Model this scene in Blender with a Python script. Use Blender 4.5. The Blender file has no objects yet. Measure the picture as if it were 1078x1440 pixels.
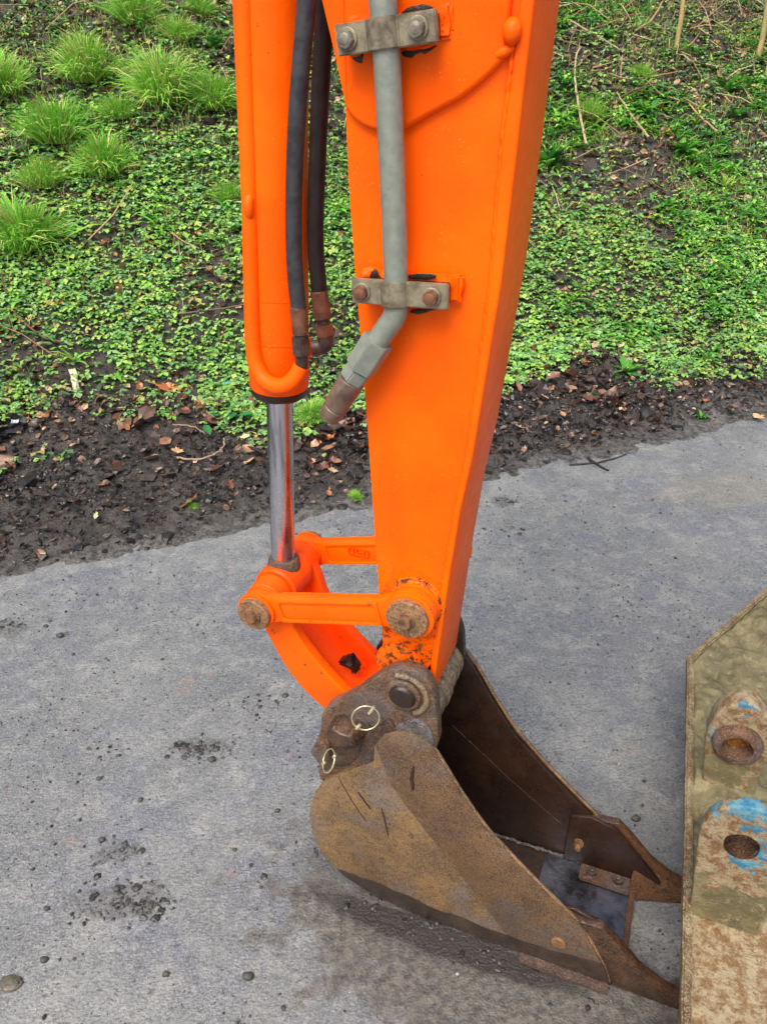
import bpy, bmesh, math, random
import numpy as np
from mathutils import Vector, Matrix
R = random.Random(7)
rng = np.random.default_rng(11)
S = bpy.context.scene
COL = S.collection
rad = math.radians

# ------------------------------------------------------------------ camera, light
EYE = 1.75; FPX = 1108.0; PIT = rad(31.0); ANG = rad(21.3)
cd = bpy.data.cameras.new('camera'); cam = bpy.data.objects.new('camera', cd); COL.objects.link(cam)
cam.location = (0, 0, EYE); cam.rotation_euler = (rad(90) - PIT, 0, 0)
cd.sensor_fit = 'HORIZONTAL'; cd.sensor_width = 36; cd.lens = 36 * FPX / 1078; cd.clip_end = 400; cd.clip_start = 0.02
S.camera = cam
SUN_EL, SUN_AZ = rad(58), rad(205)          # direction the light comes from: behind the camera, a little to the left
w = bpy.data.worlds.new('World'); S.world = w; w.use_nodes = True
nt = w.node_tree; bg = nt.nodes['Background']
sky = nt.nodes.new('ShaderNodeTexSky'); sky.sky_type = 'NISHITA'; sky.sun_disc = False
sky.sun_elevation = SUN_EL; sky.sun_rotation = SUN_AZ; sky.air_density = 1.0; sky.dust_density = 6.0; sky.ozone_density = 0.6
nt.links.new(sky.outputs[0], bg.inputs[0]); bg.inputs[1].default_value = 0.13
sd = bpy.data.lights.new('sun', 'SUN'); so = bpy.data.objects.new('sun', sd); COL.objects.link(so)
sd.energy = 1.5; sd.angle = rad(38); sd.color = (1.0, 0.95, 0.88)
dv = Vector((math.sin(SUN_AZ) * math.cos(SUN_EL), math.cos(SUN_AZ) * math.cos(SUN_EL), math.sin(SUN_EL)))
so.rotation_euler = dv.to_track_quat('Z', 'Y').to_euler(); so.location = (0, -4, 8)
S.view_settings.view_transform = 'Standard'; S.view_settings.look = 'None'
S.view_settings.exposure = 0.80; S.view_settings.gamma = 1.0; S.view_settings.use_curve_mapping = False
S.render.engine = 'CYCLES'

# ------------------------------------------------------------------ surveying helpers (machine frame: u along the arm's plane, v across it, z up)
def ray(x, y):
    r = x - 539; u = 720 - y
    return r, FPX * math.cos(PIT) + u * math.sin(PIT), -FPX * math.sin(PIT) + u * math.cos(PIT)
CA, SA = math.cos(ANG), math.sin(ANG)
def PW(x, y, v):                       # point on the plane "v metres across"
    r, f, z = ray(x, y); t = v / (r * SA + f * CA)
    return Vector((t * (r * CA - f * SA), v, EYE + t * z))
def PZ(x, y, zz):                      # point on the level plane z
    r, f, z = ray(x, y); t = (zz - EYE) / z
    return Vector((t * (r * CA - f * SA), t * (r * SA + f * CA), zz))
def world(p): return Vector((p[0] * CA + p[1] * SA, -p[0] * SA + p[1] * CA, p[2]))

# ------------------------------------------------------------------ objects
def tag(o, label=None, cat=None, group=None, kind=None):
    if label: o['label'] = label
    if cat: o['category'] = cat
    if group: o['group'] = group
    if kind: o['kind'] = kind
    return o
def empty(name, base):                 # a thing of the machine frame; base in that frame
    o = bpy.data.objects.new(name, None); COL.objects.link(o)
    o.location = world(base); o.rotation_euler = (0, 0, -ANG); o.empty_display_size = 0.1
    o['_b'] = tuple(base)
    return o
def base_of(o):
    while o.parent: o = o.parent
    return Vector(o['_b']) if '_b' in o else Vector((0, 0, 0))
def link_mesh(name, me, mat, parent=None, loc=(0, 0, 0)):
    if mat and not me.materials: me.materials.append(mat)
    o = bpy.data.objects.new(name, me); COL.objects.link(o); o.location = loc
    if parent: o.parent = parent
    return o
class MB:
    def __init__(s): s.bm = bmesh.new()
    def prism(s, pts, v0, v1, bev=0.003, seg=2, holes=()):
        """outline in (u,z), thickness v0..v1"""
        t = bmesh.new()
        loops = [pts] + list(holes); ed = []
        for lp in loops:
            vs = [t.verts.new((p[0], v0, p[-1])) for p in lp]
            ed += [t.edges.new((vs[i], vs[(i + 1) % len(vs)])) for i in range(len(vs))]
        if holes: bmesh.ops.triangle_fill(t, use_beauty=True, use_dissolve=False, edges=ed)
        else: t.faces.new(t.verts[:])
        ex = bmesh.ops.extrude_face_region(t, geom=t.faces[:])
        for e in ex['geom']:
            if isinstance(e, bmesh.types.BMVert): e.co.y = v1
        bmesh.ops.recalc_face_normals(t, faces=t.faces)
        if bev:
            rim = [e for e in t.edges if len(e.link_faces) == 2 and e.calc_face_angle(0) > 0.9]
            try: bmesh.ops.bevel(t, geom=rim, offset=bev, segments=seg, affect='EDGES', profile=0.5, clamp_overlap=True)
            except Exception: pass
        s._add(t); return s
    def _add(s, t):
        me = bpy.data.meshes.new('t'); t.to_mesh(me); t.free(); s.bm.from_mesh(me); bpy.data.meshes.remove(me)
    def tube(s, pts, radii, seg=20, cap=True):
        pts = [Vector(p) for p in pts]; n = len(pts)
        if not hasattr(radii, '__len__'): radii = [radii] * n
        T = []
        for i in range(n):
            d = pts[min(i + 1, n - 1)] - pts[max(i - 1, 0)]
            if d.length < 1e-9: d = T[-1] if T else Vector((0, 0, 1))
            T.append(d.normalized())
        up = Vector((0, 0, 1)) if abs(T[0].z) < 0.9 else Vector((1, 0, 0))
        X = T[0].cross(up).normalized(); rings = []
        for i in range(n):
            X = (X - T[i] * X.dot(T[i])).normalized(); Y = T[i].cross(X)
            rings.append([s.bm.verts.new(pts[i] + (X * math.cos(a) + Y * math.sin(a)) * radii[i]) for a in [2 * math.pi * k / seg for k in range(seg)]])
        for a, b in zip(rings, rings[1:]):
            for k in range(seg): s.bm.faces.new((a[k], a[(k + 1) % seg], b[(k + 1) % seg], b[k]))
        if cap: s.bm.faces.new(rings[0][::-1]); s.bm.faces.new(rings[-1])
        return s
    def cyl(s, a, b, r, seg=40, bev=0.002):
        a, b = Vector(a), Vector(b); d = (b - a).normalized()
        e = d * bev
        return s.tube([a, a + d * 1e-5, a + e, b - e, b - d * 1e-5, b], [r - bev, r - bev * 0.95, r, r, r - bev * 0.95, r - bev], seg) if bev else s.tube([a, b], r, seg)
    def box(s, c, size, rot=None, bev=0.002):
        t = bmesh.new(); bmesh.ops.create_cube(t, size=1)
        M = Matrix.Translation(Vector(c)) @ (rot.to_4x4() if rot else Matrix.Identity(4)) @ Matrix.Diagonal((*size, 1))
        bmesh.ops.transform(t, matrix=M, verts=t.verts)
        if bev: bmesh.ops.bevel(t, geom=t.edges[:], offset=bev, segments=2, affect='EDGES', clamp_overlap=True)
        s._add(t); return s
    def hexa(s, a, b, r, rot=0.0, bev=0.0015, seg=6):
        a, b = Vector(a), Vector(b); d = (b - a).normalized()
        up = Vector((0, 0, 1)) if abs(d.z) < 0.9 else Vector((1, 0, 0))
        X = d.cross(up).normalized(); Y = d.cross(X); t = bmesh.new()
        ra = [t.verts.new(a + (X * math.cos(rot + k * 2 * math.pi / seg) + Y * math.sin(rot + k * 2 * math.pi / seg)) * r) for k in range(seg)]
        rb = [t.verts.new(v.co + (b - a)) for v in ra]
        for k in range(seg): t.faces.new((ra[k], ra[(k + 1) % seg], rb[(k + 1) % seg], rb[k]))
        t.faces.new(ra[::-1]); t.faces.new(rb); bmesh.ops.recalc_face_normals(t, faces=t.faces)
        if bev: bmesh.ops.bevel(t, geom=t.edges[:], offset=bev, segments=2, affect='EDGES', clamp_overlap=True)
        s._add(t); return s
    def jitter(s, amp, freq, seed=0):
        from mathutils import noise
        for v in s.bm.verts:
            v.co += noise.noise_vector(v.co * freq + Vector((seed, seed * 2.3, 0))) * amp
        return s
    def densify(s, ln):
        for _ in range(5):
            ee = [e for e in s.bm.edges if e.calc_length() > ln]
            if not ee: break
            bmesh.ops.subdivide_edges(s.bm, edges=ee, cuts=1)
            bmesh.ops.triangulate(s.bm, faces=[f for f in s.bm.faces if len(f.verts) > 4])
        return s
    def build(s, name, mat, parent=None, smooth=38):
        off = base_of(parent) if parent else Vector((0, 0, 0))
        if smooth: bmesh.ops.recalc_face_normals(s.bm, faces=s.bm.faces)
        for v in s.bm.verts: v.co -= off
        me = bpy.data.meshes.new(name); s.bm.to_mesh(me); s.bm.free()
        if smooth:
            for p in me.polygons: p.use_smooth = True
            me.set_sharp_from_angle(angle=rad(smooth))
        return link_mesh(name, me, mat, parent)
def circ(c, r, n=36, a0=0, a1=360, skew=1):
    k = n if abs(a1 - a0) >= 360 else n + 1
    return [(c[0] + r * math.cos(rad(a0 + (a1 - a0) * i / n)), c[-1] + r * math.sin(rad(a0 + (a1 - a0) * i / n)) * skew) for i in range(k)]
def sm(pts, it=2, closed=True):         # corner cutting
    pts = [tuple(p) for p in pts]
    for _ in range(it):
        o = []; n = len(pts)
        rngi = range(n) if closed else range(n - 1)
        if not closed: o.append(pts[0])
        for i in rngi:
            a, b = pts[i], pts[(i + 1) % n]
            o.append(tuple(.75 * x + .25 * y for x, y in zip(a, b))); o.append(tuple(.25 * x + .75 * y for x, y in zip(a, b)))
        if not closed: o.append(pts[-1])
        pts = o
    return pts
def q2(lst, v): return [(p.x, p.z) for p in [PW(x, y, v) for x, y in lst]]

# ------------------------------------------------------------------ materials
def lin(r, g, b, k=1.0):
    f = lambda c: ((c / 255 + 0.055) / 1.055) ** 2.4 if c > 10 else c / 255 / 12.92
    return (f(r) * k, f(g) * k, f(b) * k, 1)
class NM:
    def __init__(s, name):
        s.m = bpy.data.materials.new(name); s.m.use_nodes = True; s.t = s.m.node_tree
        s.b = s.t.nodes['Principled BSDF']; s.co = s.t.nodes.new('ShaderNodeTexCoord').outputs['Object']
    def n(s, typ, **kw):
        nd = s.t.nodes.new('ShaderNode' + typ)
        for k, v in kw.items(): setattr(nd, k, v)
        return nd
    def li(s, a, b): s.t.links.new(a, b)
    def noise(s, scale, det=4, rough=0.55, dist=0.0, co=None, out='Fac'):
        nd = s.n('TexNoise'); nd.inputs['Scale'].default_value = scale; nd.inputs['Detail'].default_value = det
        nd.inputs['Roughness'].default_value = rough; nd.inputs['Distortion'].default_value = dist
        s.li(co or s.co, nd.inputs['Vector']); return nd.outputs[out]
    def vor(s, scale, co=None, feat='F1', out='Distance', rnd=1.0):
        nd = s.n('TexVoronoi', feature=feat); nd.inputs['Scale'].default_value = scale; nd.inputs['Randomness'].default_value = rnd
        s.li(co or s.co, nd.inputs['Vector']); return nd.outputs[out]
    def stretch(s, sc, loc=(0, 0, 0), rot=(0, 0, 0)):
        nd = s.n('Mapping'); nd.inputs['Scale'].default_value = sc; nd.inputs['Location'].default_value = loc; nd.inputs['Rotation'].default_value = rot
        s.li(s.co, nd.inputs['Vector']); return nd.outputs[0]
    def mr(s, v, a, b, c=0.0, d=1.0, smooth=True):
        nd = s.n('MapRange'); nd.clamp = True
        if smooth: nd.interpolation_type = 'SMOOTHSTEP'
        nd.inputs[1].default_value = a; nd.inputs[2].default_value = b; nd.inputs[3].default_value = c; nd.inputs[4].default_value = d
        s.li(v, nd.inputs[0]); return nd.outputs[0]
    def ma(s, op, a, b=None, c=None):
        nd = s.n('Math', operation=op)
        for i, x in enumerate((a, b, c)):
            if x is None: continue
            if isinstance(x, (int, float)): nd.inputs[i].default_value = x
            else: s.li(x, nd.inputs[i])
        return nd.outputs[0]
    def mix(s, f, a, b, mode='MIX'):
        nd = s.n('Mix', data_type='RGBA', blend_type=mode)
        for i, x in ((0, f), (6, a), (7, b)):
            if isinstance(x, (int, float)): nd.inputs[i].default_value = x
            elif isinstance(x, tuple): nd.inputs[i].default_value = x
            else: s.li(x, nd.inputs[i])
        return nd.outputs[2]
    def sep(s, v=None):
        nd = s.n('SeparateXYZ'); s.li(v or s.co, nd.inputs[0]); return nd.outputs
    def base(s, c):
        if isinstance(c, tuple): s.b.inputs['Base Color'].default_value = c
        else: s.li(c, s.b.inputs['Base Color'])
        return s
    def rough(s, r):
        if isinstance(r, (int, float)): s.b.inputs['Roughness'].default_value = r
        else: s.li(r, s.b.inputs['Roughness'])
        return s
    def metal(s, r):
        if isinstance(r, (int, float)): s.b.inputs['Metallic'].default_value = r
        else: s.li(r, s.b.inputs['Metallic'])
        return s
    def bump(s, h, dist=0.002, st=1.0, prev=None):
        nd = s.n('Bump'); nd.inputs['Strength'].default_value = st; nd.inputs['Distance'].default_value = dist
        s.li(h, nd.inputs['Height'])
        if prev: s.li(prev, nd.inputs['Normal'])
        s.li(nd.outputs[0], s.b.inputs['Normal']); return nd.outputs[0]

def mat_orange(name, base=(1.0, 0.135, 0.001), rust=0.0, zline=None, red=0.0):
    m = NM(name); big = m.noise(5, 3); fine = m.noise(60, 5, .6)
    c1 = (base[0], base[1], base[2], 1); c2 = (base[0] * .93, base[1] * .76, base[2], 1)
    c = m.mix(m.mr(big, .35, .65), c1, c2)
    c = m.mix(m.mr(m.noise(22, 5, .7, .3), .62, .80, 0, .2), c, (0.85, 0.27, 0.03, 1))
    # faint dust runs down the paint
    run = m.noise(9, 4, .6, 0, m.stretch((6, 6, .5))); c = m.mix(m.mr(run, .55, .85, 0, .3), c, (0.72, 0.15, 0.010, 1))
    # specks of grit and stone chips
    sp = m.vor(95); c = m.mix(m.ma('MULTIPLY', m.mr(sp, .07, .12, 1, 0), m.mr(m.noise(11, 2), .60, .66)), c, (0.10, 0.03, 0.012, 1))
    dr = m.ma('MULTIPLY', m.mr(m.vor(130), .10, .22, 1, 0), m.mr(m.noise(14, 2), .50, .58)); c = m.mix(m.ma('MULTIPLY', dr, .35), c, (1.0, .26, .03, 1))
    rr = m.ma('SUBTRACT', m.mr(fine, .3, .7, .34, .52), m.ma('MULTIPLY', dr, .25))
    if rust > 0:
        mask = m.mr(m.noise(70, 8, .78, .1), .66 - .20 * rust, .70 - .18 * rust)
        if zline:
            zz = m.sep()[2]; mask = m.ma('MULTIPLY', mask, m.mr(zz, zline[0], zline[1], 1, 0))
        rc = m.mix(m.mr(m.noise(80, 5), .4, .6), (0.20, 0.085, 0.035, 1), (0.075, 0.036, 0.020, 1))
        c = m.mix(mask, c, rc); rr = m.ma('MAXIMUM', rr, m.ma('MULTIPLY', mask, .8))
        b0 = m.ma('MULTIPLY', mask, -1.0); p = m.bump(b0, .0012, .8)
    else: p = None
    m.base(c).rough(rr); m.b.inputs['Coat Weight'].default_value = .04; m.b.inputs['Coat Roughness'].default_value = .2
    m.b.inputs['Specular IOR Level'].default_value = .12
    m.bump(m.ma('ADD', m.ma('ADD', m.noise(42, 4, .6), m.ma('MULTIPLY', m.noise(260, 2), .25)), m.ma('MULTIPLY', dr, .4)), .0016, .5, p)
    return m.m
def mat_rust(name, a, b, c3, scale=1.0, rough=.75, wet=None, dark=.5, bump=.0015, spec=.35, grey=0.0):
    m = NM(name)
    c = m.mix(m.mr(m.noise(9 * scale, 6, .65, .6), .36, .62), a, b)
    c = m.mix(m.mr(m.noise(26 * scale, 7, .7, .4), .5, .70, 0, dark), c, c3)
    sp = m.noise(300, 3, .85)
    if grey: c = m.mix(m.mr(m.noise(5 * scale, 6, .62, .3), .47, .58, 0, grey), c, (0.115, 0.115, 0.125, 1))
    c = m.mix(m.mr(sp, .50, .60, 0, .55), c, tuple(min(1, x * 1.9 + (.03 if a[0] > .08 else .004)) for x in a[:3]) + (1,))
    c = m.mix(m.mr(m.noise(210, 4, .85), .52, .60, 0, .65), c, tuple(x * .40 for x in c3[:3]) + (1,))
    c = m.mix(m.mr(m.noise(60, 6, .8), .57, .64, 0, .5), c, tuple(x * .35 for x in c3[:3]) + (1,))
    r = m.mr(m.noise(30, 4), .3, .7, rough - .12, rough + .08)
    if wet:
        x, y, z = m.sep()
        # tide mark left by standing mud: height above ground, wavy
        lv = m.ma('ADD', m.ma('MULTIPLY', m.noise(9, 3, .5), .05), m.ma('MULTIPLY_ADD', x, -wet[1], wet[0]))
        mk = m.mr(m.ma('SUBTRACT', lv, z), -.002, .003)
        c = m.mix(mk, c, m.mix(m.mr(m.noise(20, 6, .7), .4, .7), (0.034, 0.024, 0.019, 1), (0.062, 0.042, 0.030, 1)))
        r = m.ma('SUBTRACT', r, m.ma('MULTIPLY', mk, .35))
    m.base(c).rough(r); m.b.inputs['Specular IOR Level'].default_value = spec
    p = m.bump(m.noise(45 * scale, 6, .7), bump, .9)
    m.bump(sp, bump * .5, .8, p)
    return m.m
def mat_simple(name, col, rough=.5, metal=0.0, var=.3, sc=30, bump=.0008, spec=.5, col2=None):
    m = NM(name); f = m.noise(sc, 6, .65)
    c2 = col2 or tuple(x * (1 - var) for x in col[:3]) + (1,)
    m.base(m.mix(m.mr(f, .38, .66), col, c2)).rough(m.mr(m.noise(sc * 1.7, 4), .3, .7, rough * .8, min(1, rough * 1.2))).metal(metal)
    m.b.inputs['Specular IOR Level'].default_value = spec
    m.bump(m.noise(sc * 3, 5, .65), bump, .8)
    return m.m
def mat_attr(name, rough=.6, spec=.4, trans=0.0, bump=0.0):
    m = NM(name); a = m.n('Attribute', attribute_name='tint'); c = a.outputs['Color']
    c = m.mix(m.mr(m.noise(90, 3), .3, .7, 0, .35), c, (0, 0, 0, 1)) if bump else c
    m.base(c).rough(rough); m.b.inputs['Specular IOR Level'].default_value = spec
    if trans:
        tr = m.n('BsdfTranslucent'); m.li(c, tr.inputs[0]); mx = m.n('MixShader'); mx.inputs[0].default_value = trans
        out = m.t.nodes['Material Output']; m.li(m.b.outputs[0], mx.inputs[1]); m.li(tr.outputs[0], mx.inputs[2]); m.li(mx.outputs[0], out.inputs[0])
    if bump: m.bump(m.noise(160, 4), bump, .8)
    return m.m

M = {}
M['orange'] = mat_orange('orange_paint')
M['orange_arm'] = mat_orange('orange_paint_arm', rust=.66, zline=(0.17, 0.36))
M['orange_ram'] = mat_orange('orange_paint_ram', rust=.40, zline=(0.57, 0.64))
M['orange_dirty'] = mat_orange('orange_paint_chipped', base=(1.0, 0.118, .001), rust=.26)
M['orange_red'] = mat_orange('orange_paint_fresh', base=(1.0, 0.095, 0.003), rust=.20)
M['orange_boss'] = mat_orange('orange_paint_boss', rust=.85)
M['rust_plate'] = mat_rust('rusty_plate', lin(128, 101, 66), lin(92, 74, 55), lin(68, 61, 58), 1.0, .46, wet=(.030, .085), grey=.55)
M['rust_ear'] = mat_rust('rusty_ear_strip', lin(104, 79, 53), lin(76, 60, 47), lin(54, 46, 42), 1.2, .44, wet=(.020, -.10), grey=.3)
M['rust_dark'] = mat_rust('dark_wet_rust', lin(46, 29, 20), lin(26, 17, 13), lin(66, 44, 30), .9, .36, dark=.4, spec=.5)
M['rust_cast'] = mat_rust('rusty_casting', lin(112, 84, 62), lin(78, 60, 47), lin(46, 39, 36), 1.8, .40, dark=.9, bump=.005, grey=.6)
M['cast_dark'] = mat_rust('dark_casting', lin(82, 60, 46), lin(58, 44, 36), lin(38, 31, 29), 1.8, .42, dark=.8, bump=.004, grey=.3)  # casting rust darkened, for painted recess shade and the floor flange
M['scrape'] = mat_rust('scraped_steel', lin(104, 98, 94), lin(58, 56, 60), lin(40, 36, 36), 3.0, .32, dark=.9, bump=.004, grey=.8)
M['rust_tooth'] = mat_rust('rusty_cutter', lin(84, 58, 38), lin(46, 33, 27), lin(30, 24, 22), 1.2, .36, dark=.7, spec=.5)
M['rust_pin'] = mat_rust('rusty_pin_cap', lin(140, 106, 72), lin(104, 78, 56), lin(70, 50, 38), 2.2, .6)
M['steel_wet'] = mat_simple('wet_blade_steel', lin(96, 98, 110), .24, .75, .5, 12, .004, .6, lin(36, 31, 30))
M['greased'] = mat_rust('greasy_sleeve', lin(128, 108, 84), lin(92, 84, 74), lin(36, 33, 32), 1.6, .4, dark=.9, bump=.002)
M['pipe'] = mat_simple('grey_green_pipe', lin(136, 142, 130), .42, .25, .22, 60, .0006, .5, lin(122, 130, 122))
M['clamp'] = mat_simple('tarnished_clamp', lin(142, 134, 112), .5, .35, .4, 40, .0012, .5, lin(92, 84, 70))
M['bolt'] = mat_simple('tarnished_bolt', lin(138, 134, 122), .42, .5, .3, 70, .0006, .5, lin(96, 88, 76))
M['rust_bolt'] = mat_simple('rusty_bolt', lin(132, 98, 68), .6, .1, .3, 90, .001, .4, lin(84, 60, 46))
M['brass'] = mat_simple('rusted_fitting', lin(128, 84, 62), .5, .3, .4, 60, .0008, .5, lin(86, 60, 50))
M['dkfit'] = mat_simple('dark_fitting', lin(92, 78, 72), .45, .35, .4, 60, .0008, .5, lin(60, 50, 48))
M['couple'] = mat_simple('brown_coupling', lin(122, 104, 90), .42, .35, .3, 50, .0006, .5, lin(98, 80, 70))
M['rubber'] = mat_simple('hose_rubber', lin(56, 57, 62), .42, 0, .3, 50, .0008, .45, lin(40, 40, 44))
M['rubber2'] = mat_simple('hose_rubber_shaded', lin(38, 34, 34), .5, 0, .3, 50, .0008, .4, lin(26, 24, 24))  # hose rubber with the shade between ram and arm put into its colour
M['grease'] = mat_simple('black_grease_or_shade', lin(26, 22, 20), .35, 0, .4, 60, .002, .5, lin(60, 30, 18))  # black of grease, also of shade painted at clamp gaps and the bore
M['wear'] = mat_rust('worn_bar', lin(92, 76, 68), lin(66, 52, 48), lin(46, 37, 35), 1.2, .5, dark=.5)
M['rim_wear'] = mat_rust('rim_wear', lin(126, 100, 72), lin(92, 72, 54), lin(62, 50, 40), 2.0, .42, dark=.7)
M['ring'] = mat_simple('zinc_ring', lin(205, 196, 158), .3, .75, .2, 90, .0003, .5)
m = NM('chromed_rod'); m.base(m.mix(m.mr(m.noise(14, 5, .6, 0, m.stretch((5, 5, .6))), .45, .7), lin(200, 201, 208), lin(150, 150, 158))).rough(m.mr(m.noise(30, 3), .3, .7, .22, .34)).metal(1.0); M['chrome'] = m.m

# pavement
m = NM('worn_tarmac')
c = m.mix(m.mr(m.noise(1.6, 6, .65, .5), .36, .64), lin(122, 125, 124), lin(102, 105, 108))
c = m.mix(m.mr(m.noise(1.1, 5, .6, .4, m.stretch((1, 1, 1), (2, 9, 0))), .46, .58, 0, .45), c, lin(88, 91, 95))
c = m.mix(m.mr(m.noise(2.6, 6, .7, .6), .48, .60, 0, .7), c, lin(96, 100, 112))
c = m.mix(m.mr(m.noise(9, 6, .72, .3), .50, .62, 0, .5), c, lin(146, 146, 140))
c = m.mix(m.mr(m.noise(22, 6, .8, .2), .50, .60, 0, .35), c, lin(150, 151, 149))
c = m.mix(m.mr(m.noise(14, 6, .78, .2, m.stretch((1, 1, 1), (5, 1, 0))), .52, .62, 0, .40), c, lin(84, 87, 92))
c = m.mix(m.mr(m.noise(160, 4, .85), .48, .58, 0, .42), c, lin(162, 163, 161))
fl_ = m.stretch((1, 1.9, 1), (0, 0, 0), (0, 0, -.25))
c = m.mix(m.mr(m.noise(85, 5, .82, .2, fl_), .50, .58, 0, .62), c, lin(76, 77, 79))
c = m.mix(m.mr(m.noise(34, 6, .85, .2, fl_), .56, .61, 0, .75), c, lin(62, 62, 65))
c = m.mix(m.ma('MULTIPLY', m.mr(m.vor(190), .10, .20, 1, 0), m.mr(m.noise(8, 4, .7), .42, .56, 0, .9)), c, lin(66, 66, 68))
c = m.mix(m.ma('MULTIPLY', m.mr(m.vor(150), .08, .15, 1, 0), m.mr(m.noise(30, 2), .5, .6, 0, .8)), c, lin(222, 220, 214))
c = m.mix(m.mr(m.noise(4.2, 6, .7, 0, m.stretch((1, 1, 1), (3.3, 7.1, 0))), .62, .70, 0, .35), c, lin(150, 126, 118))
# muddy wash in front of the bucket, then darker patches under and beyond it
gx, gy, gz = m.sep()
def blob(m, cx, cy, rx, ry, rot, nsc=4, na=.5):
    mp = m.stretch((1 / rx, 1 / ry, 0)); nd = mp.node; nd.vector_type = 'TEXTURE'
    nd.inputs['Scale'].default_value = (rx, ry, 1); nd.inputs['Location'].default_value = (cx, cy, 0); nd.inputs['Rotation'].default_value = (0, 0, rot)
    v = m.n('VectorMath', operation='LENGTH'); m.li(mp, v.inputs[0])
    d = m.ma('ADD', v.outputs['Value'], m.ma('MULTIPLY_ADD', m.noise(nsc, 6, .7), na * 2, -na))
    return m.mr(d, .75, 1.12, 1, 0)
wp = world(PZ(690, 1370, 0)); wet = blob(m, wp.x + .04, wp.y - .02, .60, .24, -ANG - .12, 8, 1.15)
c = m.mix(m.ma('MULTIPLY', wet, .85), c, m.mix(m.mr(m.noise(45, 6, .8), .38, .62), lin(104, 98, 90), lin(56, 53, 51)))
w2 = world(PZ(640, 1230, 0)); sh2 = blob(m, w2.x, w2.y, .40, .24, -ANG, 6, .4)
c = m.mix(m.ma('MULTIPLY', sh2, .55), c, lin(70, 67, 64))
w5 = world(PZ(620, 1322, 0)); contact_shade = blob(m, w5.x, w5.y, .34, .040, -ANG, 14, .5)
c = m.mix(m.ma('MULTIPLY', contact_shade, .85), c, lin(44, 40, 37))  # contact shadow painted in with the damp along the bucket's near bottom edge
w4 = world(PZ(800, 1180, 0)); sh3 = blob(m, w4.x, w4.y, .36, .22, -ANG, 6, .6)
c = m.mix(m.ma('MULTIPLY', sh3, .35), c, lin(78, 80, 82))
for (px, py, rx, ry) in ((280, 1050, .085, .04), (172, 1268, .11, .045), (165, 1200, .06, .03), (8, 885, .08, .05), (705, 705, .05, .06)):
    q_ = world(PZ(px, py, 0)); k_ = blob(m, q_.x, q_.y, rx, ry, .1, 26, 1.1)
    c = m.mix(m.ma('MULTIPLY', k_, .5), c, m.mix(m.mr(m.noise(90, 5, .8), .45, .56), lin(56, 55, 56), lin(104, 102, 100)))
w3 = world(PZ(1010, 690, 0)); st = blob(m, w3.x, w3.y, .34, .16, .2, 5, 1.1)
c = m.mix(m.ma('MULTIPLY', st, .15), c, lin(150, 138, 112))
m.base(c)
m.rough(m.mr(m.noise(2.2, 6, .7, .5), .42, .56, .24, .62)); m.b.inputs['Specular IOR Level'].default_value = .5
p = m.bump(m.ma('ADD', m.noise(75, 6, .78), m.ma('MULTIPLY', m.noise(16, 4, .6), .8)), .0042, .7)
p = m.bump(m.vor(200, feat='SMOOTH_F1'), .0022, .5, p)
m.bump(m.noise(26, 3, .6, .3, m.stretch((1, 3.2, 1), (0, 0, 0), (0, 0, .5))), .004, .35, p)
M['tarmac'] = m.m

# soil of the verge and the bank
m = NM('wet_mud_soil')
c = m.mix(m.mr(m.noise(7, 7, .7, .4), .36, .62), lin(66, 59, 54), lin(36, 32, 30))
c = m.mix(m.mr(m.noise(38, 6, .75), .48, .70, 0, .8), c, lin(86, 77, 69))
c = m.mix(m.mr(m.noise(60, 5, .75), .54, .66, 0, .9), c, lin(26, 22, 21))
aw = m.n('Attribute', attribute_name='wash').outputs['Fac']
c = m.mix(aw, c, m.mix(m.mr(m.noise(34, 7, .8), .42, .58), lin(112, 110, 106), lin(58, 55, 52)))
m.base(c).rough(m.mr(m.noise(16, 5, .7), .38, .62, .22, .65)); m.b.inputs['Specular IOR Level'].default_value = .6
p = m.bump(m.noise(38, 7, .75), .016, .9); m.bump(m.noise(150, 4, .75), .003, .8, p)
M['soil'] = m.m
M['leaf'] = mat_attr('ground_leaf', .55, .25, .38)
M['grass'] = mat_attr('grass_blade', .5, .35, .25)
M['litter'] = mat_attr('dead_leaf', .36, .5, .03)
M['mudbit'] = mat_attr('mud_clod', .34, .55, 0, .003)
M['stick'] = mat_attr('dry_stem', .7, .3, 0, .001)
M['grit'] = mat_attr('loose_grit', .6, .45, 0, .001)

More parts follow.
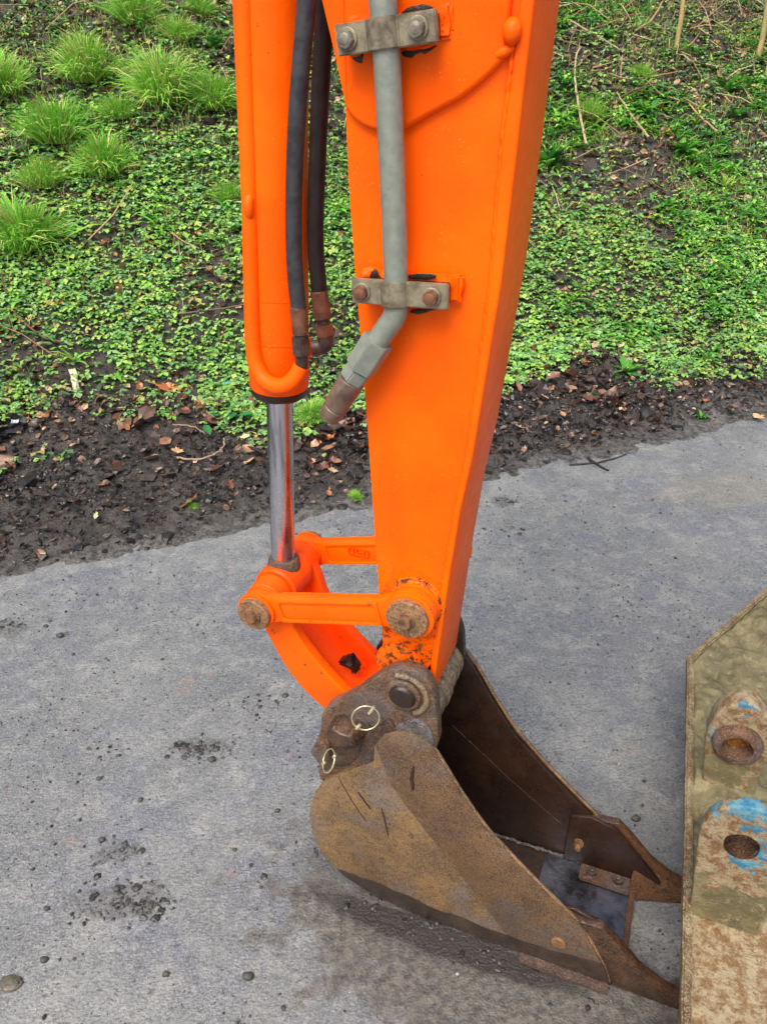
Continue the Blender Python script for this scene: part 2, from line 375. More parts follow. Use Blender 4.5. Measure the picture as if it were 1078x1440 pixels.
# caked mud of the second bucket
def mat_mud(name, rustz=None, blue=0.0):
    m = NM(name)
    c = m.mix(m.mr(m.noise(7, 6, .65, .6), .38, .62), lin(122, 114, 82), lin(94, 88, 62))
    c = m.mix(m.mr(m.noise(22, 6, .7, .8), .5, .66, 0, .7), c, lin(78, 74, 54))
    c = m.mix(m.mr(m.noise(60, 5, .75), .52, .68, 0, .5), c, lin(146, 139, 108))
    if rustz:
        at = m.n('Attribute', attribute_name='wash').outputs['Fac']
        rc = m.mix(m.mr(m.noise(48, 8, .82), .43, .57), lin(150, 138, 110), lin(116, 88, 56))
        rc = m.mix(m.mr(m.noise(70, 6, .8), .55, .66), rc, lin(92, 64, 40))
        c = m.mix(at, c, rc)
        c = m.mix(m.ma('MULTIPLY', m.mr(m.vor(60), .10, .16, 1, 0), m.mr(m.noise(9, 2), .52, .6)), c, lin(64, 58, 40))
    if blue:
        rc = m.mix(m.mr(m.noise(46, 8, .8), .44, .58), lin(146, 132, 104), lin(110, 80, 52))
        zz = m.ma('MULTIPLY', m.mr(m.sep()[2], .36, .46), .16)
        k = m.mr(m.ma('ADD', zz, m.noise(15, 7, .7, .3)), .52, .56)
        c = m.mix(k, c, rc)
        k2 = m.mr(m.ma('ADD', zz, m.noise(17, 7, .75, .3, m.stretch((1, 1, 1), (4, 2, 7)))), .71, .74)
        c = m.mix(k2, c, m.mix(m.mr(m.noise(50, 4), .4, .65), lin(40, 108, 140), lin(92, 138, 150)))
    m.base(c).rough(m.mr(m.noise(20, 5), .3, .7, .42, .75)); m.b.inputs['Specular IOR Level'].default_value = .45
    p = m.bump(m.noise(30, 7, .68, .8), .007, .9); m.bump(m.noise(140, 4, .7), .0015, .8, p)
    return m.m
M['mud_back'] = mat_mud('caked_mud', rustz=True)
M['mud_lug'] = mat_mud('muddy_blue_paint', blue=1.0)
M['mud_edge'] = mat_rust('streaked_edge', lin(132, 122, 94), lin(90, 66, 42), lin(58, 40, 26), 2.4, .6, dark=.8)
M['amber'] = mat_rust('amber_bush', lin(150, 98, 40), lin(110, 72, 34), lin(60, 42, 26), 1.2, .3, dark=.4, spec=.6)

# ------------------------------------------------------------------ numpy noise and terrain
_T = rng.random((256, 256))
def vn(x, y):
    xi = np.floor(x).astype(int); yi = np.floor(y).astype(int); fx = x - xi; fy = y - yi
    fx = fx * fx * (3 - 2 * fx); fy = fy * fy * (3 - 2 * fy)
    a = _T[xi & 255, yi & 255]; b = _T[(xi + 1) & 255, yi & 255]; c = _T[xi & 255, (yi + 1) & 255]; d = _T[(xi + 1) & 255, (yi + 1) & 255]
    return (a * (1 - fx) + b * fx) * (1 - fy) + (c * (1 - fx) + d * fx) * fy
def fbm(x, y, oct=4, g=.5):
    s = 0; a = 1; n = 0
    for i in range(oct):
        s = s + a * vn(x + 17.3 * i, y + 9.1 * i); n += a; a *= g; x = x * 2.03; y = y * 2.03
    return s / n
P0 = np.array((-1.42, 2.35)); ED = np.array((3.47, 1.52)); ED = ED / np.linalg.norm(ED); NO = np.array((-ED[1], ED[0]))
def ts(x, y):
    dx = x - P0[0]; dy = y - P0[1]; return dx * ED[0] + dy * ED[1], dx * NO[0] + dy * NO[1]
def xy(t, s): return P0[0] + ED[0] * t + NO[0] * s, P0[1] + ED[1] * t + NO[1] * s
def gedge(t): return np.interp(t, [-3, 0.05, 0.9, 1.44, 2.77, 3.6, 4.33, 8], [1.4, 1.38, 1.12, .80, 1.0, .8, .62, .6])
def sstep(a, b, x):
    k = np.clip((x - a) / (b - a), 0, 1); return k * k * (3 - 2 * k)
def H(t, s):
    t = np.asarray(t, float); s = np.asarray(s, float)
    e = s + (fbm(t * 2.2 + 5, s * 2.2, 4) - .5) * .30 + (fbm(t * 9 + 5, s * 9, 3) - .5) * .16 - .02
    g = gedge(t)
    z = sstep(-.05, .55, e) * .055 - .012 * (e < 0)
    z = z + sstep(g - .35, g + .1, s) * .07
    up = np.maximum(s - g, 0); z = z + up * .60 * sstep(0, .6, up) + .10 * sstep(.0, 3, up)
    top = 9.0; z = np.where(s > top, H0 + (s - top) * .04, z) if top is None else z
    am = sstep(-.02, .30, e)
    z = z + am * ((fbm(t * 3.1, s * 3.1, 3) - .5) * .09 + (fbm(t * 14, s * 14, 3) - .5) * .062 + (fbm(t * 42, s * 42, 3, .6) - .5) * .030)
    return z
def ground_z(x, y):
    t, s = ts(np.asarray(x, float), np.asarray(y, float)); return np.maximum(H(t, np.minimum(s, 9.0)) + np.maximum(s - 9.0, 0) * .05, 0)
def G(px, py):                          # the spot of the terrain seen there
    r, f, z = ray(px, py); k = np.linspace(.5, 14, 4000) / FPX
    zz = EYE + k * z; gz = ground_z(k * r, k * f); i = int(np.argmax(zz < gz))
    return Vector((k[i] * r, k[i] * f, float(gz[i])))
def add_attr(me, name, arr):
    if arr.ndim == 2:
        a = me.attributes.new(name, 'FLOAT_COLOR', 'POINT'); a.data.foreach_set('color', np.c_[arr, np.ones(len(arr))].astype(np.float32).ravel())
    else:
        a = me.attributes.new(name, 'FLOAT', 'POINT'); a.data.foreach_set('value', arr.astype(np.float32))
def np_mesh(name, V, Fc, smooth=True):
    me = bpy.data.meshes.new(name); n = Fc.shape[1]
    me.vertices.add(len(V)); me.vertices.foreach_set('co', V.astype(np.float32).ravel())
    me.loops.add(Fc.size); me.loops.foreach_set('vertex_index', Fc.astype(np.int32).ravel())
    me.polygons.add(len(Fc)); me.polygons.foreach_set('loop_start', np.arange(0, Fc.size, n, dtype=np.int32))
    me.polygons.foreach_set('loop_total', np.full(len(Fc), n, np.int32))
    me.polygons.foreach_set('use_smooth', np.full(len(Fc), smooth)); me.update(); me.validate(); return me
def grid_faces(nr, nc):
    i = np.arange(nr * nc).reshape(nr, nc); return np.stack([i[:-1, :-1], i[:-1, 1:], i[1:, 1:], i[1:, :-1]], -1).reshape(-1, 4)

tt = np.r_[np.linspace(-50, -3, 30)[:-1], np.arange(-3, 7, .0125), np.linspace(7, 50, 30)]
ss = np.r_[np.arange(-.22, 1.7, .0105), np.arange(1.7, 6.0, .028), np.linspace(6, 9, 30), np.linspace(9.5, 60, 20)]
TT, SS = np.meshgrid(tt, ss); ZZ = H(TT, np.minimum(SS, 9.0)) + np.maximum(SS - 9, 0) * .05
X, Y = xy(TT, SS); V = np.c_[X.ravel(), Y.ravel(), ZZ.ravel()]
keep = grid_faces(*TT.shape)
me = np_mesh('soil_bank', V, keep)
wash = (1 - sstep(-.02, .34, SS + (fbm(TT * 4, SS * 4, 4) - .5) * .5)).ravel(); add_attr(me, 'wash', wash * .9)
tag(link_mesh('soil_bank', me, M['soil']), kind='structure')
gn = 120; gx_ = np.linspace(-60, 60, gn); A_, B_ = np.meshgrid(gx_, gx_)
pm = MB(); pm.bm.faces.new([pm.bm.verts.new(p) for p in ((-60, -60, 0), (60, -60, 0), (60, 60, 0), (-60, 60, 0))])
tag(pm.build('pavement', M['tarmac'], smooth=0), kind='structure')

# ------------------------------------------------------------------ scatter builders
def rotmats(yaw, tilt, tdir):
    """local x,y,z axes: z tilted by tilt toward direction tdir, spun by yaw"""
    n = len(yaw); z = np.c_[np.sin(tilt) * np.cos(tdir), np.sin(tilt) * np.sin(tdir), np.cos(tilt)]
    a = np.c_[np.cos(yaw), np.sin(yaw), np.zeros(n)]
    x = a - z * (a * z).sum(1)[:, None]; x /= np.linalg.norm(x, axis=1)[:, None]; y = np.cross(z, x)
    return np.stack([x, y, z], 2)
def place(proto, faces, P, Rm, sc):
    n = len(P); V = np.einsum('nij,vj->nvi', Rm, proto) * sc[:, None, None] + P[:, None, :]
    F = faces[None] + (np.arange(n) * len(proto))[:, None, None]
    return V.reshape(-1, 3), F.reshape(-1, faces.shape[1])
LEAF = np.array([(0, 0, 0), (.36, -.34, .07), (.5, 0, 0), (.36, .34, .07), (.80, -.24, .02), (.80, .24, .02), (1.05, 0, -.10)])
LEAFF = np.array([(0, 1, 2), (0, 2, 3), (1, 4, 2), (2, 5, 3), (4, 6, 2), (2, 6, 5)])
LF4 = np.array([(0, 0, 0), (.55, -.42, .08), (.6, 0, -.02), (.55, .42, .08), (1.0, 0, -.08)]); LF4F = np.array([(0, 1, 2), (0, 2, 3), (1, 4, 2), (2, 4, 3)])
def scatter_leaves(name, label, P, size, col, mat, per=3, tiltr=(.0, .5), lift=.02, proto=LEAF, faces=LEAFF, kind='stuff', cat='plants', spread=None, nrm=None):
    Vs, Fs, Cs, off = [], [], [], 0; n = len(P)
    yaw0 = rng.random(n) * 6.283; tdir = rng.random(n) * 6.283; h = rng.random(n) * lift
    for k in range(per):
        yaw = yaw0 + k * 6.283 / per + rng.normal(0, .25, n)
        tilt = rng.uniform(*tiltr, n)
        # each leaflet dips away from the stem a little and the bank leans to the camera
        Rm = rotmats(yaw, tilt, yaw + rng.normal(0, .5, n) if spread is None else tdir)
        Pk = P + np.c_[np.zeros(n), np.zeros(n), h]
        V, F = place(proto, faces, Pk, Rm, size * rng.uniform(.75, 1.2, n))
        Vs.append(V); Fs.append(F + off); off += len(V)
        jit = rng.normal(1, .13, n)[:, None]; Cs.append(np.repeat(np.clip(col * jit, 0, 1), len(proto), 0))
    me = np_mesh(name, np.concatenate(Vs), np.concatenate(Fs), False); add_attr(me, 'tint', np.concatenate(Cs))
    return tag(link_mesh(name, me, mat), label, cat, kind=kind)
def L3(r, g, b): return np.array(lin(r, g, b)[:3])
def pick(n, cols, wts):
    i = rng.choice(len(cols), n, p=np.array(wts) / sum(wts)); return np.array([L3(*c) for c in cols])[i]
def sample(n, t0, t1, s0, s1, fn):
    t = rng.uniform(t0, t1, n); s = rng.uniform(s0, s1, n); p = fn(t, s); k = rng.random(n) < p; t, s = t[k], s[k]
    x, y = xy(t, s); return t, s, np.c_[x, y, H(t, s)]
def right(t, s): return sstep(1.8, 3.4, t)        # the right hand half has long leaves and twigs
# low trefoil ground cover
def d1(t, s):
    g = gedge(t) + (fbm(t * 3.4, s * 3.4 + 4, 4) - .5) * .85
    up = s - g
    cl = sstep(.34, .50, fbm(t * 2.4 + 3, s * 2.4, 4)) * .85 + .28
    fade = 1 - .78 * sstep(.9, 2.1, up + .25 * (t - 2.5))
    return sstep(-.30, .18, up) * cl * fade * (1 - .35 * right(t, s) * sstep(.5, 1.5, up))
t, s, P = sample(170000, -2.2, 6.4, .3, 4.9, d1)
tone = fbm(t * 1.7, s * 1.7, 3)
c = pick(len(P), [(112, 150, 76), (90, 132, 76), (78, 116, 80), (128, 154, 88), (108, 144, 102), (134, 138, 88)], [4, 4, 3, 2, 3, 1]) * (1.35 + 1.2 * tone)[:, None] * np.array((1.04, 1.0, .82))
scatter_leaves('ground_cover', 'low bright green trefoil ground cover spreading over the bank', P, np.clip(rng.lognormal(-3.72, .30, len(P)), .012, .046), c, M['leaf'], 3, (.0, .75), .06, LF4, LF4F)
# ivy-like darker leaves, upper bank
def d2(t, s):
    up = s - gedge(t); return (1 - .5 * (1 - sstep(1.0, 2.2, t))) * sstep(.5, 1.6, up) * sstep(.42, .62, fbm(t * 3 + 9, s * 3, 3)) * .85 + .04 * (up > .1)
t, s, P = sample(38000, -2.6, 7.6, .8, 7.6, d2)
c = pick(len(P), [(64, 96, 56), (84, 116, 66), (104, 134, 98), (72, 94, 72)], [3, 3, 2, 2]) * rng.uniform(1.1, 1.9, len(P))[:, None]
scatter_leaves('ivy_leaves', 'darker broad ivy leaves trailing over the upper bank', P, rng.uniform(.026, .050, len(P)), c, M['leaf'], 3, (.1, .9), .05)
# strap leaves in rosettes on the right, sparser to the left
STRAP = np.array([(0, -.03, 0), (0, .03, 0), (.3, -.075, .16), (.3, .075, .16), (.65, -.07, .22), (.65, .07, .22), (1, 0, .12)])
STRAPF = np.array([(0, 2, 1), (1, 2, 3), (2, 4, 3), (3, 4, 5), (4, 6, 5)])
def d3(t, s):
    up = s - gedge(t); return sstep(-.05, .5, up) * (.10 + .9 * right(t, s)) * sstep(.40, .58, fbm(t * 2 + 30, s * 2, 3)) * (1 - .4 * sstep(2.2, 3.4, up))
t, s, P = sample(21000, -2.2, 7.4, .5, 6.8, d3)
c = pick(len(P), [(96, 158, 54), (70, 134, 50), (126, 172, 66), (84, 140, 74)], [4, 3, 2, 2]) * rng.uniform(1.1, 1.8, len(P))[:, None]
scatter_leaves('strap_leaves', 'long strap-shaped green leaves in rosettes on the right of the bank', P, rng.uniform(.06, .13, len(P)), c, M['leaf'], 7, (-.5, .35), .01, STRAP, STRAPF)
# thin grass everywhere on the bank
BL = np.array([(0, -.010, 0), (0, .010, 0), (.08, -.011, .45), (.08, .011, .45), (.25, -.007, .76), (.25, .007, .76), (.52, 0, .86)])
def d4(t, s):
    up = s - gedge(t); lt = 1 - sstep(1.0, 2.2, t); return sstep(.1, 1.2, up) * (.12 + .55 * lt * sstep(1.0, 1.8, up) + (.88 - .4 * lt) * sstep(.44, .60, fbm(t * 2.6 + 50, s * 2.6, 3)))
t, s, P = sample(46000, -2.6, 7.6, .6, 7.6, d4)
c = pick(len(P), [(124, 154, 70), (100, 142, 62), (160, 164, 100), (178, 160, 116)], [4, 3, 3, 3]) * rng.uniform(1.1, 1.9, len(P))[:, None]
scatter_leaves('thin_grass', 'thin grass blades growing through the ground cover', P, rng.uniform(.04, .12, len(P)), c, M['grass'], 4, (-.3, 1.0), .0, BL, STRAPF)
# dead leaves
DL = np.array([(0, 0, 0), (.25, -.30, .14), (.30, 0, .02), (.22, .34, .18), (.68, -.34, .10), (.70, .02, .05), (.64, .28, .24), (1.0, -.04, .20)])
DLF = np.array([(0, 1, 2), (0, 2, 3), (1, 4, 5), (1, 5, 2), (2, 5, 6), (2, 6, 3), (4, 7, 5), (5, 7, 6)])
def d5(t, s):
    up = s - gedge(t); lf = 1 - sstep(.8, 1.6, t); return .60 * sstep(-.35, .1, up) + (.65 * (fbm(t * 3 + 70, s * 3, 4) > .53) + .5 * sstep(1.0, 2.4, up)) * (up > -.1) + .12 * (1 - .7 * lf)
t, s, P = sample(84000, -2.6, 7.6, .12, 7.6, d5)
c = pick(len(P), [(96, 72, 56), (124, 96, 74), (76, 58, 48), (164, 130, 98), (140, 88, 54), (60, 48, 42), (178, 156, 126)], [4, 3, 4, 1.8, 1.0, 3, 1.2]) * rng.uniform(.7, 1.3, len(P))[:, None]
scatter_leaves('leaf_litter', 'brown dead leaves scattered over the bank and verge', P, rng.uniform(.02, .055, len(P)), c, M['litter'], 1, (.1, 1.1), .018, DL, DLF, spread=1)
def d5b(t, s):
    up = s - gedge(t); return (.35 + .65 * sstep(.8, 1.4, t)) * sstep(-.75, -.35, up) * (1 - sstep(.0, .25, up)) * sstep(.45, .55, fbm(t * 3 + 20, s * 3, 3))
t, s, P = sample(3200, -1.2, 6.4, .12, 1.8, d5b)
c = pick(len(P), [(150, 108, 84), (112, 76, 62), (84, 60, 52), (178, 140, 112), (62, 50, 46)], [1.4, 3, 4, .6, 4]) * rng.uniform(.6, 1.05, len(P))[:, None]
scatter_leaves('verge_leaves', 'larger curled dead leaves matted along the muddy verge', P, rng.uniform(.05, .095, len(P)), c, M['litter'], 1, (.1, 1.0), .03, DL, DLF, spread=1)
# torn dark debris on the mud verge
def d6(t, s):
    g = gedge(t); return (1 - .62 * (1 - sstep(.9, 1.9, t))) * sstep(.06, .35, s + (fbm(t * 4, s * 4, 3) - .5) * .4) * (1 - sstep(g + .0, g + .4, s)) * (.5 + .5 * sstep(.4, .6, fbm(t * 3 + 11, s * 3 + 5, 3)))
t, s, P = sample(46000, -1.6, 6.5, -.05, 2.0, d6)
c = pick(len(P), [(46, 40, 38), (32, 28, 27), (82, 66, 56), (126, 98, 80), (42, 38, 38)], [4, 5, 2.0, 1.1, 4]) * rng.uniform(.7, 1.6, len(P))[:, None]
scatter_leaves('mud_debris', 'shredded dark leaves and bark trodden into the wet verge', P, rng.uniform(.010, .040, len(P)), c, M['litter'], 1, (.1, 1.3), .012, DL, DLF, spread=1)
# clods
def ico():
    b = bmesh.new(); bmesh.ops.create_icosphere(b, subdivisions=1, radius=1); b.verts.ensure_lookup_table()
    v = np.array([q.co[:] for q in b.verts]); f = np.array([[q.index for q in ff.verts] for ff in b.faces]); b.free(); return v, f
IV, IF = ico()
def stones(name, label, P, size, col, mat, flat=.6, cat='grit', variants=5):
    Vs, Fs, Cs, off = [], [], [], 0; g = rng.integers(0, variants, len(P))
    for k in range(variants):
        q = g == k; pr = IV * rng.uniform(.62, 1.25, (len(IV), 1)) * np.array((1, rng.uniform(.6, 1), flat)); n = q.sum()
        V, F = place(pr, IF, P[q], rotmats(rng.random(n) * 6.28, rng.random(n) * .4, rng.random(n) * 6.28), size[q])
        Vs.append(V); Fs.append(F + off); off += len(V); Cs.append(np.repeat(col[q], len(pr), 0))
    me = np_mesh(name, np.concatenate(Vs), np.concatenate(Fs), False); add_attr(me, 'tint', np.concatenate(Cs))
    return tag(link_mesh(name, me, mat), label, cat, kind='stuff')
def d7(t, s):
    g = gedge(t); return (1 - sstep(g - .1, g + .3, s)) * sstep(-.02, .25, s + (fbm(t * 5, s * 5, 3) - .5) * .35)
t, s, P = sample(26000, -1.6, 6.5, -.12, 1.7, d7)
c = pick(len(P), [(58, 51, 47), (38, 34, 32), (74, 68, 63), (46, 41, 38)], [3, 3, 1.5, 3]) * rng.uniform(.6, 1.0, len(P))[:, None]
stones('mud_clods', 'wet brown mud clods along the verge', P, rng.exponential(.006, len(P)) + .003, c, M['mudbit'], .5, 'mud')
# grit on the pavement
def road_pts(n, fn):
    x = rng.uniform(-1.9, 3.2, n); y = rng.uniform(.4, 4.6, n); t, s = ts(x, y)
    k = (s < .0) & (rng.random(n) < fn(x, y, s)); return np.c_[x[k], y[k], np.full(k.sum(), .0)]
def dens(x, y, s):
    return .16 + .84 * sstep(.48, .66, fbm(x * 3, y * 3, 4)) * (1 - .75 * sstep(2.3, 3.2, y))
P = road_pts(46000, dens); sz = np.clip(rng.exponential(.0011, len(P)) + .0010, 0, .007)
c = pick(len(P), [(70, 68, 68), (48, 46, 46), (96, 94, 92), (150, 146, 138), (84, 66, 54)], [5, 5, 2, .5, .8])
P[:, 2] = sz * .3
stones('loose_grit', 'fine dark grit and crumbs of mud on the tarmac', P, sz, c, M['grit'], .65)
# crumbly mud patches
PC, SZ = [], []
for (px, py, rr_, n) in [(280, 1055, .050, 90), (262, 1052, .025, 30), (170, 1268, .075, 120), (200, 1275, .05, 50), (165, 1200, .05, 40), (10, 880, .07, 60), (85, 895, .02, 14), (350, 1240, .05, 16), (220, 1285, .03, 30), (372, 985, .05, 22), (710, 705, .05, 60), (150, 1050, .06, 14), (405, 1195, .05, 22), (600, 1312, .06, 40), (700, 1352, .05, 30), (520, 1275, .05, 26), (800, 1392, .05, 24), (715, 745, .05, 20)]:
    c0 = world(PZ(px, py, 0)); a = rng.normal(0, rr_ * .55, (n, 2)) * np.array((1.4, .7))
    PC.append(np.c_[c0.x + a[:, 0], c0.y + a[:, 1], np.full(n, .002)]); SZ.append(np.clip(rng.exponential(.0026, n) + .0012, 0, .012))
P = np.concatenate(PC); SZ = np.concatenate(SZ)
c = pick(len(P), [(62, 60, 60), (84, 80, 76), (46, 44, 44)], [3, 2, 3])
stones('mud_crumbs', 'crumbled dark mud in small patches on the tarmac', P, SZ, c, M['mudbit'], .38, 'mud')

# ------------------------------------------------------------------ individual plants, stones and litter
def mesh_from(name, V, F, C, mat, loc, smooth=False):
    me = np_mesh(name, V - np.array(loc), F, smooth); add_attr(me, 'tint', C); return link_mesh(name, me, mat, None, loc)
def tuft_mesh(seed, n, cols, wts):
    g = np.random.default_rng(seed); a = g.random(n) * 6.283; r = np.abs(g.normal(0, .17, n))
    P = np.c_[r * np.cos(a), r * np.sin(a), np.zeros(n)]
    V, F = place(BL * np.array((1, 1, 1)), STRAPF, P, rotmats(a + g.normal(0, .5, n), g.uniform(-.3, 1.0, n), a + g.normal(0, .7, n)), g.uniform(.25, 1.0, n) ** .8 * (1 + .18 * np.cos(a * 2 + seed)))
    i = g.choice(len(cols), n, p=np.array(wts) / sum(wts)); C = np.array([L3(*c) for c in cols])[i] * g.uniform(1.0, 1.7, n)[:, None]
    C = np.repeat(C, 7, 0).reshape(n, 7, 3); C[:, :2] = C[:, :2] * .6 + L3(150, 140, 80) * .3
    me = np_mesh('grass_tuft', V, F, False); add_attr(me, 'tint', np.clip(C.reshape(-1, 3), 0, 1)); me.materials.append(M['grass']); return me
gc = [(92, 158, 50), (116, 170, 56), (142, 180, 76), (176, 168, 108)]
TM = [tuft_mesh(i, 1700, gc, [4, 4, 2, 1.6]) for i in range(3)] + [tuft_mesh(9, 1500, gc, [2, 4, 4, 2.5])]
tufts = [(85, 200, 1.05, 0, 'bright green upright dense grass tuft, second from the left edge'),
         (150, 245, .95, 1, 'grass tuft just below and right of the densest upright tuft'),
         (125, 112, 1.1, 3, 'yellow-green loose grass tuft high on the bank above the others'),
         (230, 140, 1.15, 3, 'wide yellow-tipped grass tuft beside the ram on the upper bank'),
         (300, 150, .85, 2, 'low spreading grass tuft right against the orange ram'),
         (35, 345, 1.1, 0, 'lowest grass tuft at the left edge with arching blades'),
         (5, 130, .95, 3, 'pale grass tuft cut by the left edge of the photo'),
         (168, 165, .55, 2, 'small dark green grass tuft between the big tufts'),
         (190, 30, .85, 2, 'dark green grass tuft at the very top of the bank'),
         (60, 265, .7, 3, 'straggly low grass tuft with thin blades above the lowest tuft'),
         (322, 282, .45, 1, 'tiny grass tuft beside the ram halfway down the bank'),
         (250, 55, .6, 3, 'small yellowish grass tuft near the top of the bank'),
         (828, 165, .5, 3, 'mossy yellow grass tuft just right of the orange arm'),
         (900, 110, .45, 3, 'small pale grass tuft below the dry brush on the right'),
         (280, 20, .5, 1, 'thin grass tuft at the top beside the ram'),
         (500, 700, .16, 1, 'sprig of young grass at the foot of the arm in the mud'),
         (268, 712, .13, 1, 'tiny grass sprig in the mud left of the rod'),
         (440, 590, .42, 1, 'fresh grass clump under the pipe coupling')]
for i, (px, py, k, mi, lb) in enumerate(tufts):
    p = G(px, py); o = link_mesh('grass_tuft', TM[mi], None, None, p - Vector((0, 0, .01)))
    o.scale = (.29 * k, .29 * k, .28 * k); o.rotation_euler = (R.uniform(-.15, .15) + .15, R.uniform(-.12, .12), R.uniform(0, 6.28))
    tag(o, lb, 'grass tuft', 'grass tufts on the bank')
# leafy rosette plants on the right
def rosette(n, seed, wide=1.0):
    g = np.random.default_rng(seed); a = g.random(n) * 6.283
    V, F = place(STRAP * np.array((1, 1.5 * wide, 1)), STRAPF, np.zeros((n, 3)), rotmats(a, g.uniform(-.75, .25, n), a), g.uniform(.6, 1.05, n))
    C = np.repeat(np.array([L3(88, 160, 56), L3(112, 172, 66), L3(70, 134, 60)])[g.integers(0, 3, n)], 7, 0)
    me = np_mesh('leafy_plant', V, F, False); add_attr(me, 'tint', C); me.materials.append(M['leaf']); return me
RM = [rosette(26, 3), rosette(34, 5), rosette(20, 8, 1.6)]
for px, py, k, mi, lb in [(905, 165, .20, 0, 'leafy rosette plant below the crossed dry twigs'), (1022, 130, .18, 1, 'leafy plant under the forked pale stems'),
                          (800, 165, .12, 0, 'small leafy rosette touching the edge of the orange arm'), (770, 235, .20, 2, 'broad-leaved plant beside the orange arm'),
                          (960, 215, .17, 1, 'spreading leafy plant left of the diagonal dry twig'), (1035, 165, .16, 0, 'leafy rosette at the right edge below the stems'),
                          (880, 525, .13, 0, 'green plant with long leaves growing at the edge of the mud'), (990, 512, .13, 1, 'green plant with drooping leaves at the right end of the mud'),
                          (1000, 500, .09, 2, 'low broad leaf plant where ground cover meets mud'), (300, 70, .13, 2, 'broad leaf plant beside the ram at the top'),
                          (832, 560, .05, 0, 'tiny seedling sprouting in the muddy verge'), (985, 588, .06, 0, 'tiny green shoot near the tarmac edge')]:
    p = G(px, py); o = link_mesh('leafy_plant', RM[mi], None, None, p); o.scale = (k, k, k); o.rotation_euler = (.3, 0, R.uniform(0, 6.28))
    tag(o, lb, 'plant', 'leafy plants on the bank')
# stems and twigs
def twig(name, pts, r0, r1, col, label, cat='twig', group=None, lift=.055, mat='stick', seg=7):
    W = [G(*p) + Vector((0, 0, lift)) if len(p) == 2 else Vector(p) for p in pts]
    W = [Vector(q) for q in sm([tuple(q) for q in W], 2, False)]
    b = Vector(W[0]); mb = MB(); n = len(W); r0, r1 = (r0 * 1.35, r1 * 1.35) if cat == 'twig' else (r0, r1)
    mb.tube([q - b + Vector((R.uniform(-1, 1), R.uniform(-1, 1), R.uniform(-1, 1))) * .003 for q in W], [r0 + (r1 - r0) * i / (n - 1) for i in range(n)], seg)
    o = mb.build(name, M[mat]); o.location = b
    add_attr(o.data, 'tint', np.tile(L3(*col), (len(o.data.vertices), 1)) * rng.uniform(.75, 1.1, (len(o.data.vertices), 1)))
    return tag(o, label, cat, group)
gtw = 'dry twigs lying on the bank'
twig('dry_twig', [(822, 215), (812, 160), (806, 130), (808, 88), (815, 78)], .007, .004, (196, 176, 142), 'long pale curved twig lying near the edge of the arm', group=gtw)
twig('dry_twig', [(910, 205), (890, 180), (880, 165), (865, 142)], .007, .003, (184, 160, 124), 'forked tan twig pointing down right on the bank', group=gtw)
twig('dry_twig', [(1005, 196), (985, 180), (966, 158)], .006, .004, (190, 160, 120), 'straight pale twig near the right edge, sloping down right', group=gtw)
twig('dry_twig', [(850, 136), (885, 138), (925, 142)], .008, .005, (92, 70, 58), 'dark level twig behind the leafy rosette', group=gtw)
twig('dry_twig', [(855, 115), (880, 125), (950, 112)], .006, .003, (168, 136, 100), 'thin reddish twig above the dark level twig', group=gtw)
twig('dry_twig', [(800, 40), (835, 60), (870, 82)], .006, .004, (176, 158, 128), 'thin grey twig crossing the dry brush beside the arm', group=gtw)
twig('dry_twig', [(895, 52), (915, 40), (930, 12)], .007, .004, (186, 158, 118), 'short tan twig in the top brush', group=gtw)
twig('dry_twig', [(960, 150), (995, 168)], .005, .004, (176, 140, 104), 'short twig crossing above the straight pale one', group=gtw)
twig('dry_twig', [(1015, 145), (1025, 155)], .005, .003, (190, 150, 116), 'stubby twig near the right edge', group=gtw)
twig('dry_twig', [(20, 450), (60, 490), (110, 498)], .004, .003, (122, 92, 72), 'thin brown twig at the left foot of the bank', group=gtw)
twig('dry_twig', [(660, 690), (710, 692)] if False else [(800, 655), (845, 652), (880, 640)], .004, .002, (60, 54, 50), 'thin dark twig on the tarmac edge', group=gtw, lift=.004)
twig('dry_twig', [(825, 645), (838, 655), (855, 663)], .006, .003, (46, 40, 38), 'crooked black twig where mud meets tarmac', group=gtw, lift=.006)
def stem(px, py, dx, hgt, r, label, bend=.05, **k):
    b = G(px, py); pts = [tuple(b + Vector((dx * i / 6 + math.sin(i * 1.3) * bend * .3, .02 * i, hgt * i / 6))) for i in range(7)]
    return twig('sapling_stem', pts, r, r * .7, (178, 160, 104), label, 'sapling', 'thin sapling stems', mat='stick', seg=10)
stem(948, 78, -.02, 1.6, .019, 'single upright tan sapling stem at the top of the bank')
stem(1064, 86, -.10, 1.7, .024, 'left stem of the forked pair at the top right corner', .1)
stem(1076, 112, -.16, 1.8, .027, 'thicker stem of the forked pair, rooted at the right edge', .22)
# brush of thin dry stalks (uncountable)
Pn = []; mb = MB()
g2 = np.random.default_rng(4)
for i in range(3600):
    t_ = g2.uniform(-.5, 7.5); s_ = g2.uniform(1.4, 7.5)
    if g2.random() > .10 + .90 * float(sstep(2.5, 3.6, s_ + .30 * (t_ - 4))): continue
    x_, y_ = xy(t_, s_); z_ = float(H(t_, s_)); a = g2.uniform(0, 6.28); l = g2.uniform(.08, .5); el = g2.uniform(-.05, .45)
    p0 = Vector((x_, y_, z_ + g2.uniform(.01, .07))); d = Vector((math.cos(a) * math.cos(el), math.sin(a) * math.cos(el) , math.sin(el) + math.sin(a) * .42))
    mid = p0 + d * l * .5 + Vector(g2.normal(0, .02, 3)); r_ = g2.uniform(.0016, .0050)
    mb.tube([p0, mid, p0 + d * l], [r_, r_ * .9, r_ * .5], 4, False)
o = mb.build('dry_brush', M['stick'], smooth=0)
nv = len(o.data.vertices) // 12; cc = pick(nv, [(176, 150, 116), (142, 112, 86), (112, 86, 68), (206, 186, 152)], [4, 3, 2, 2])
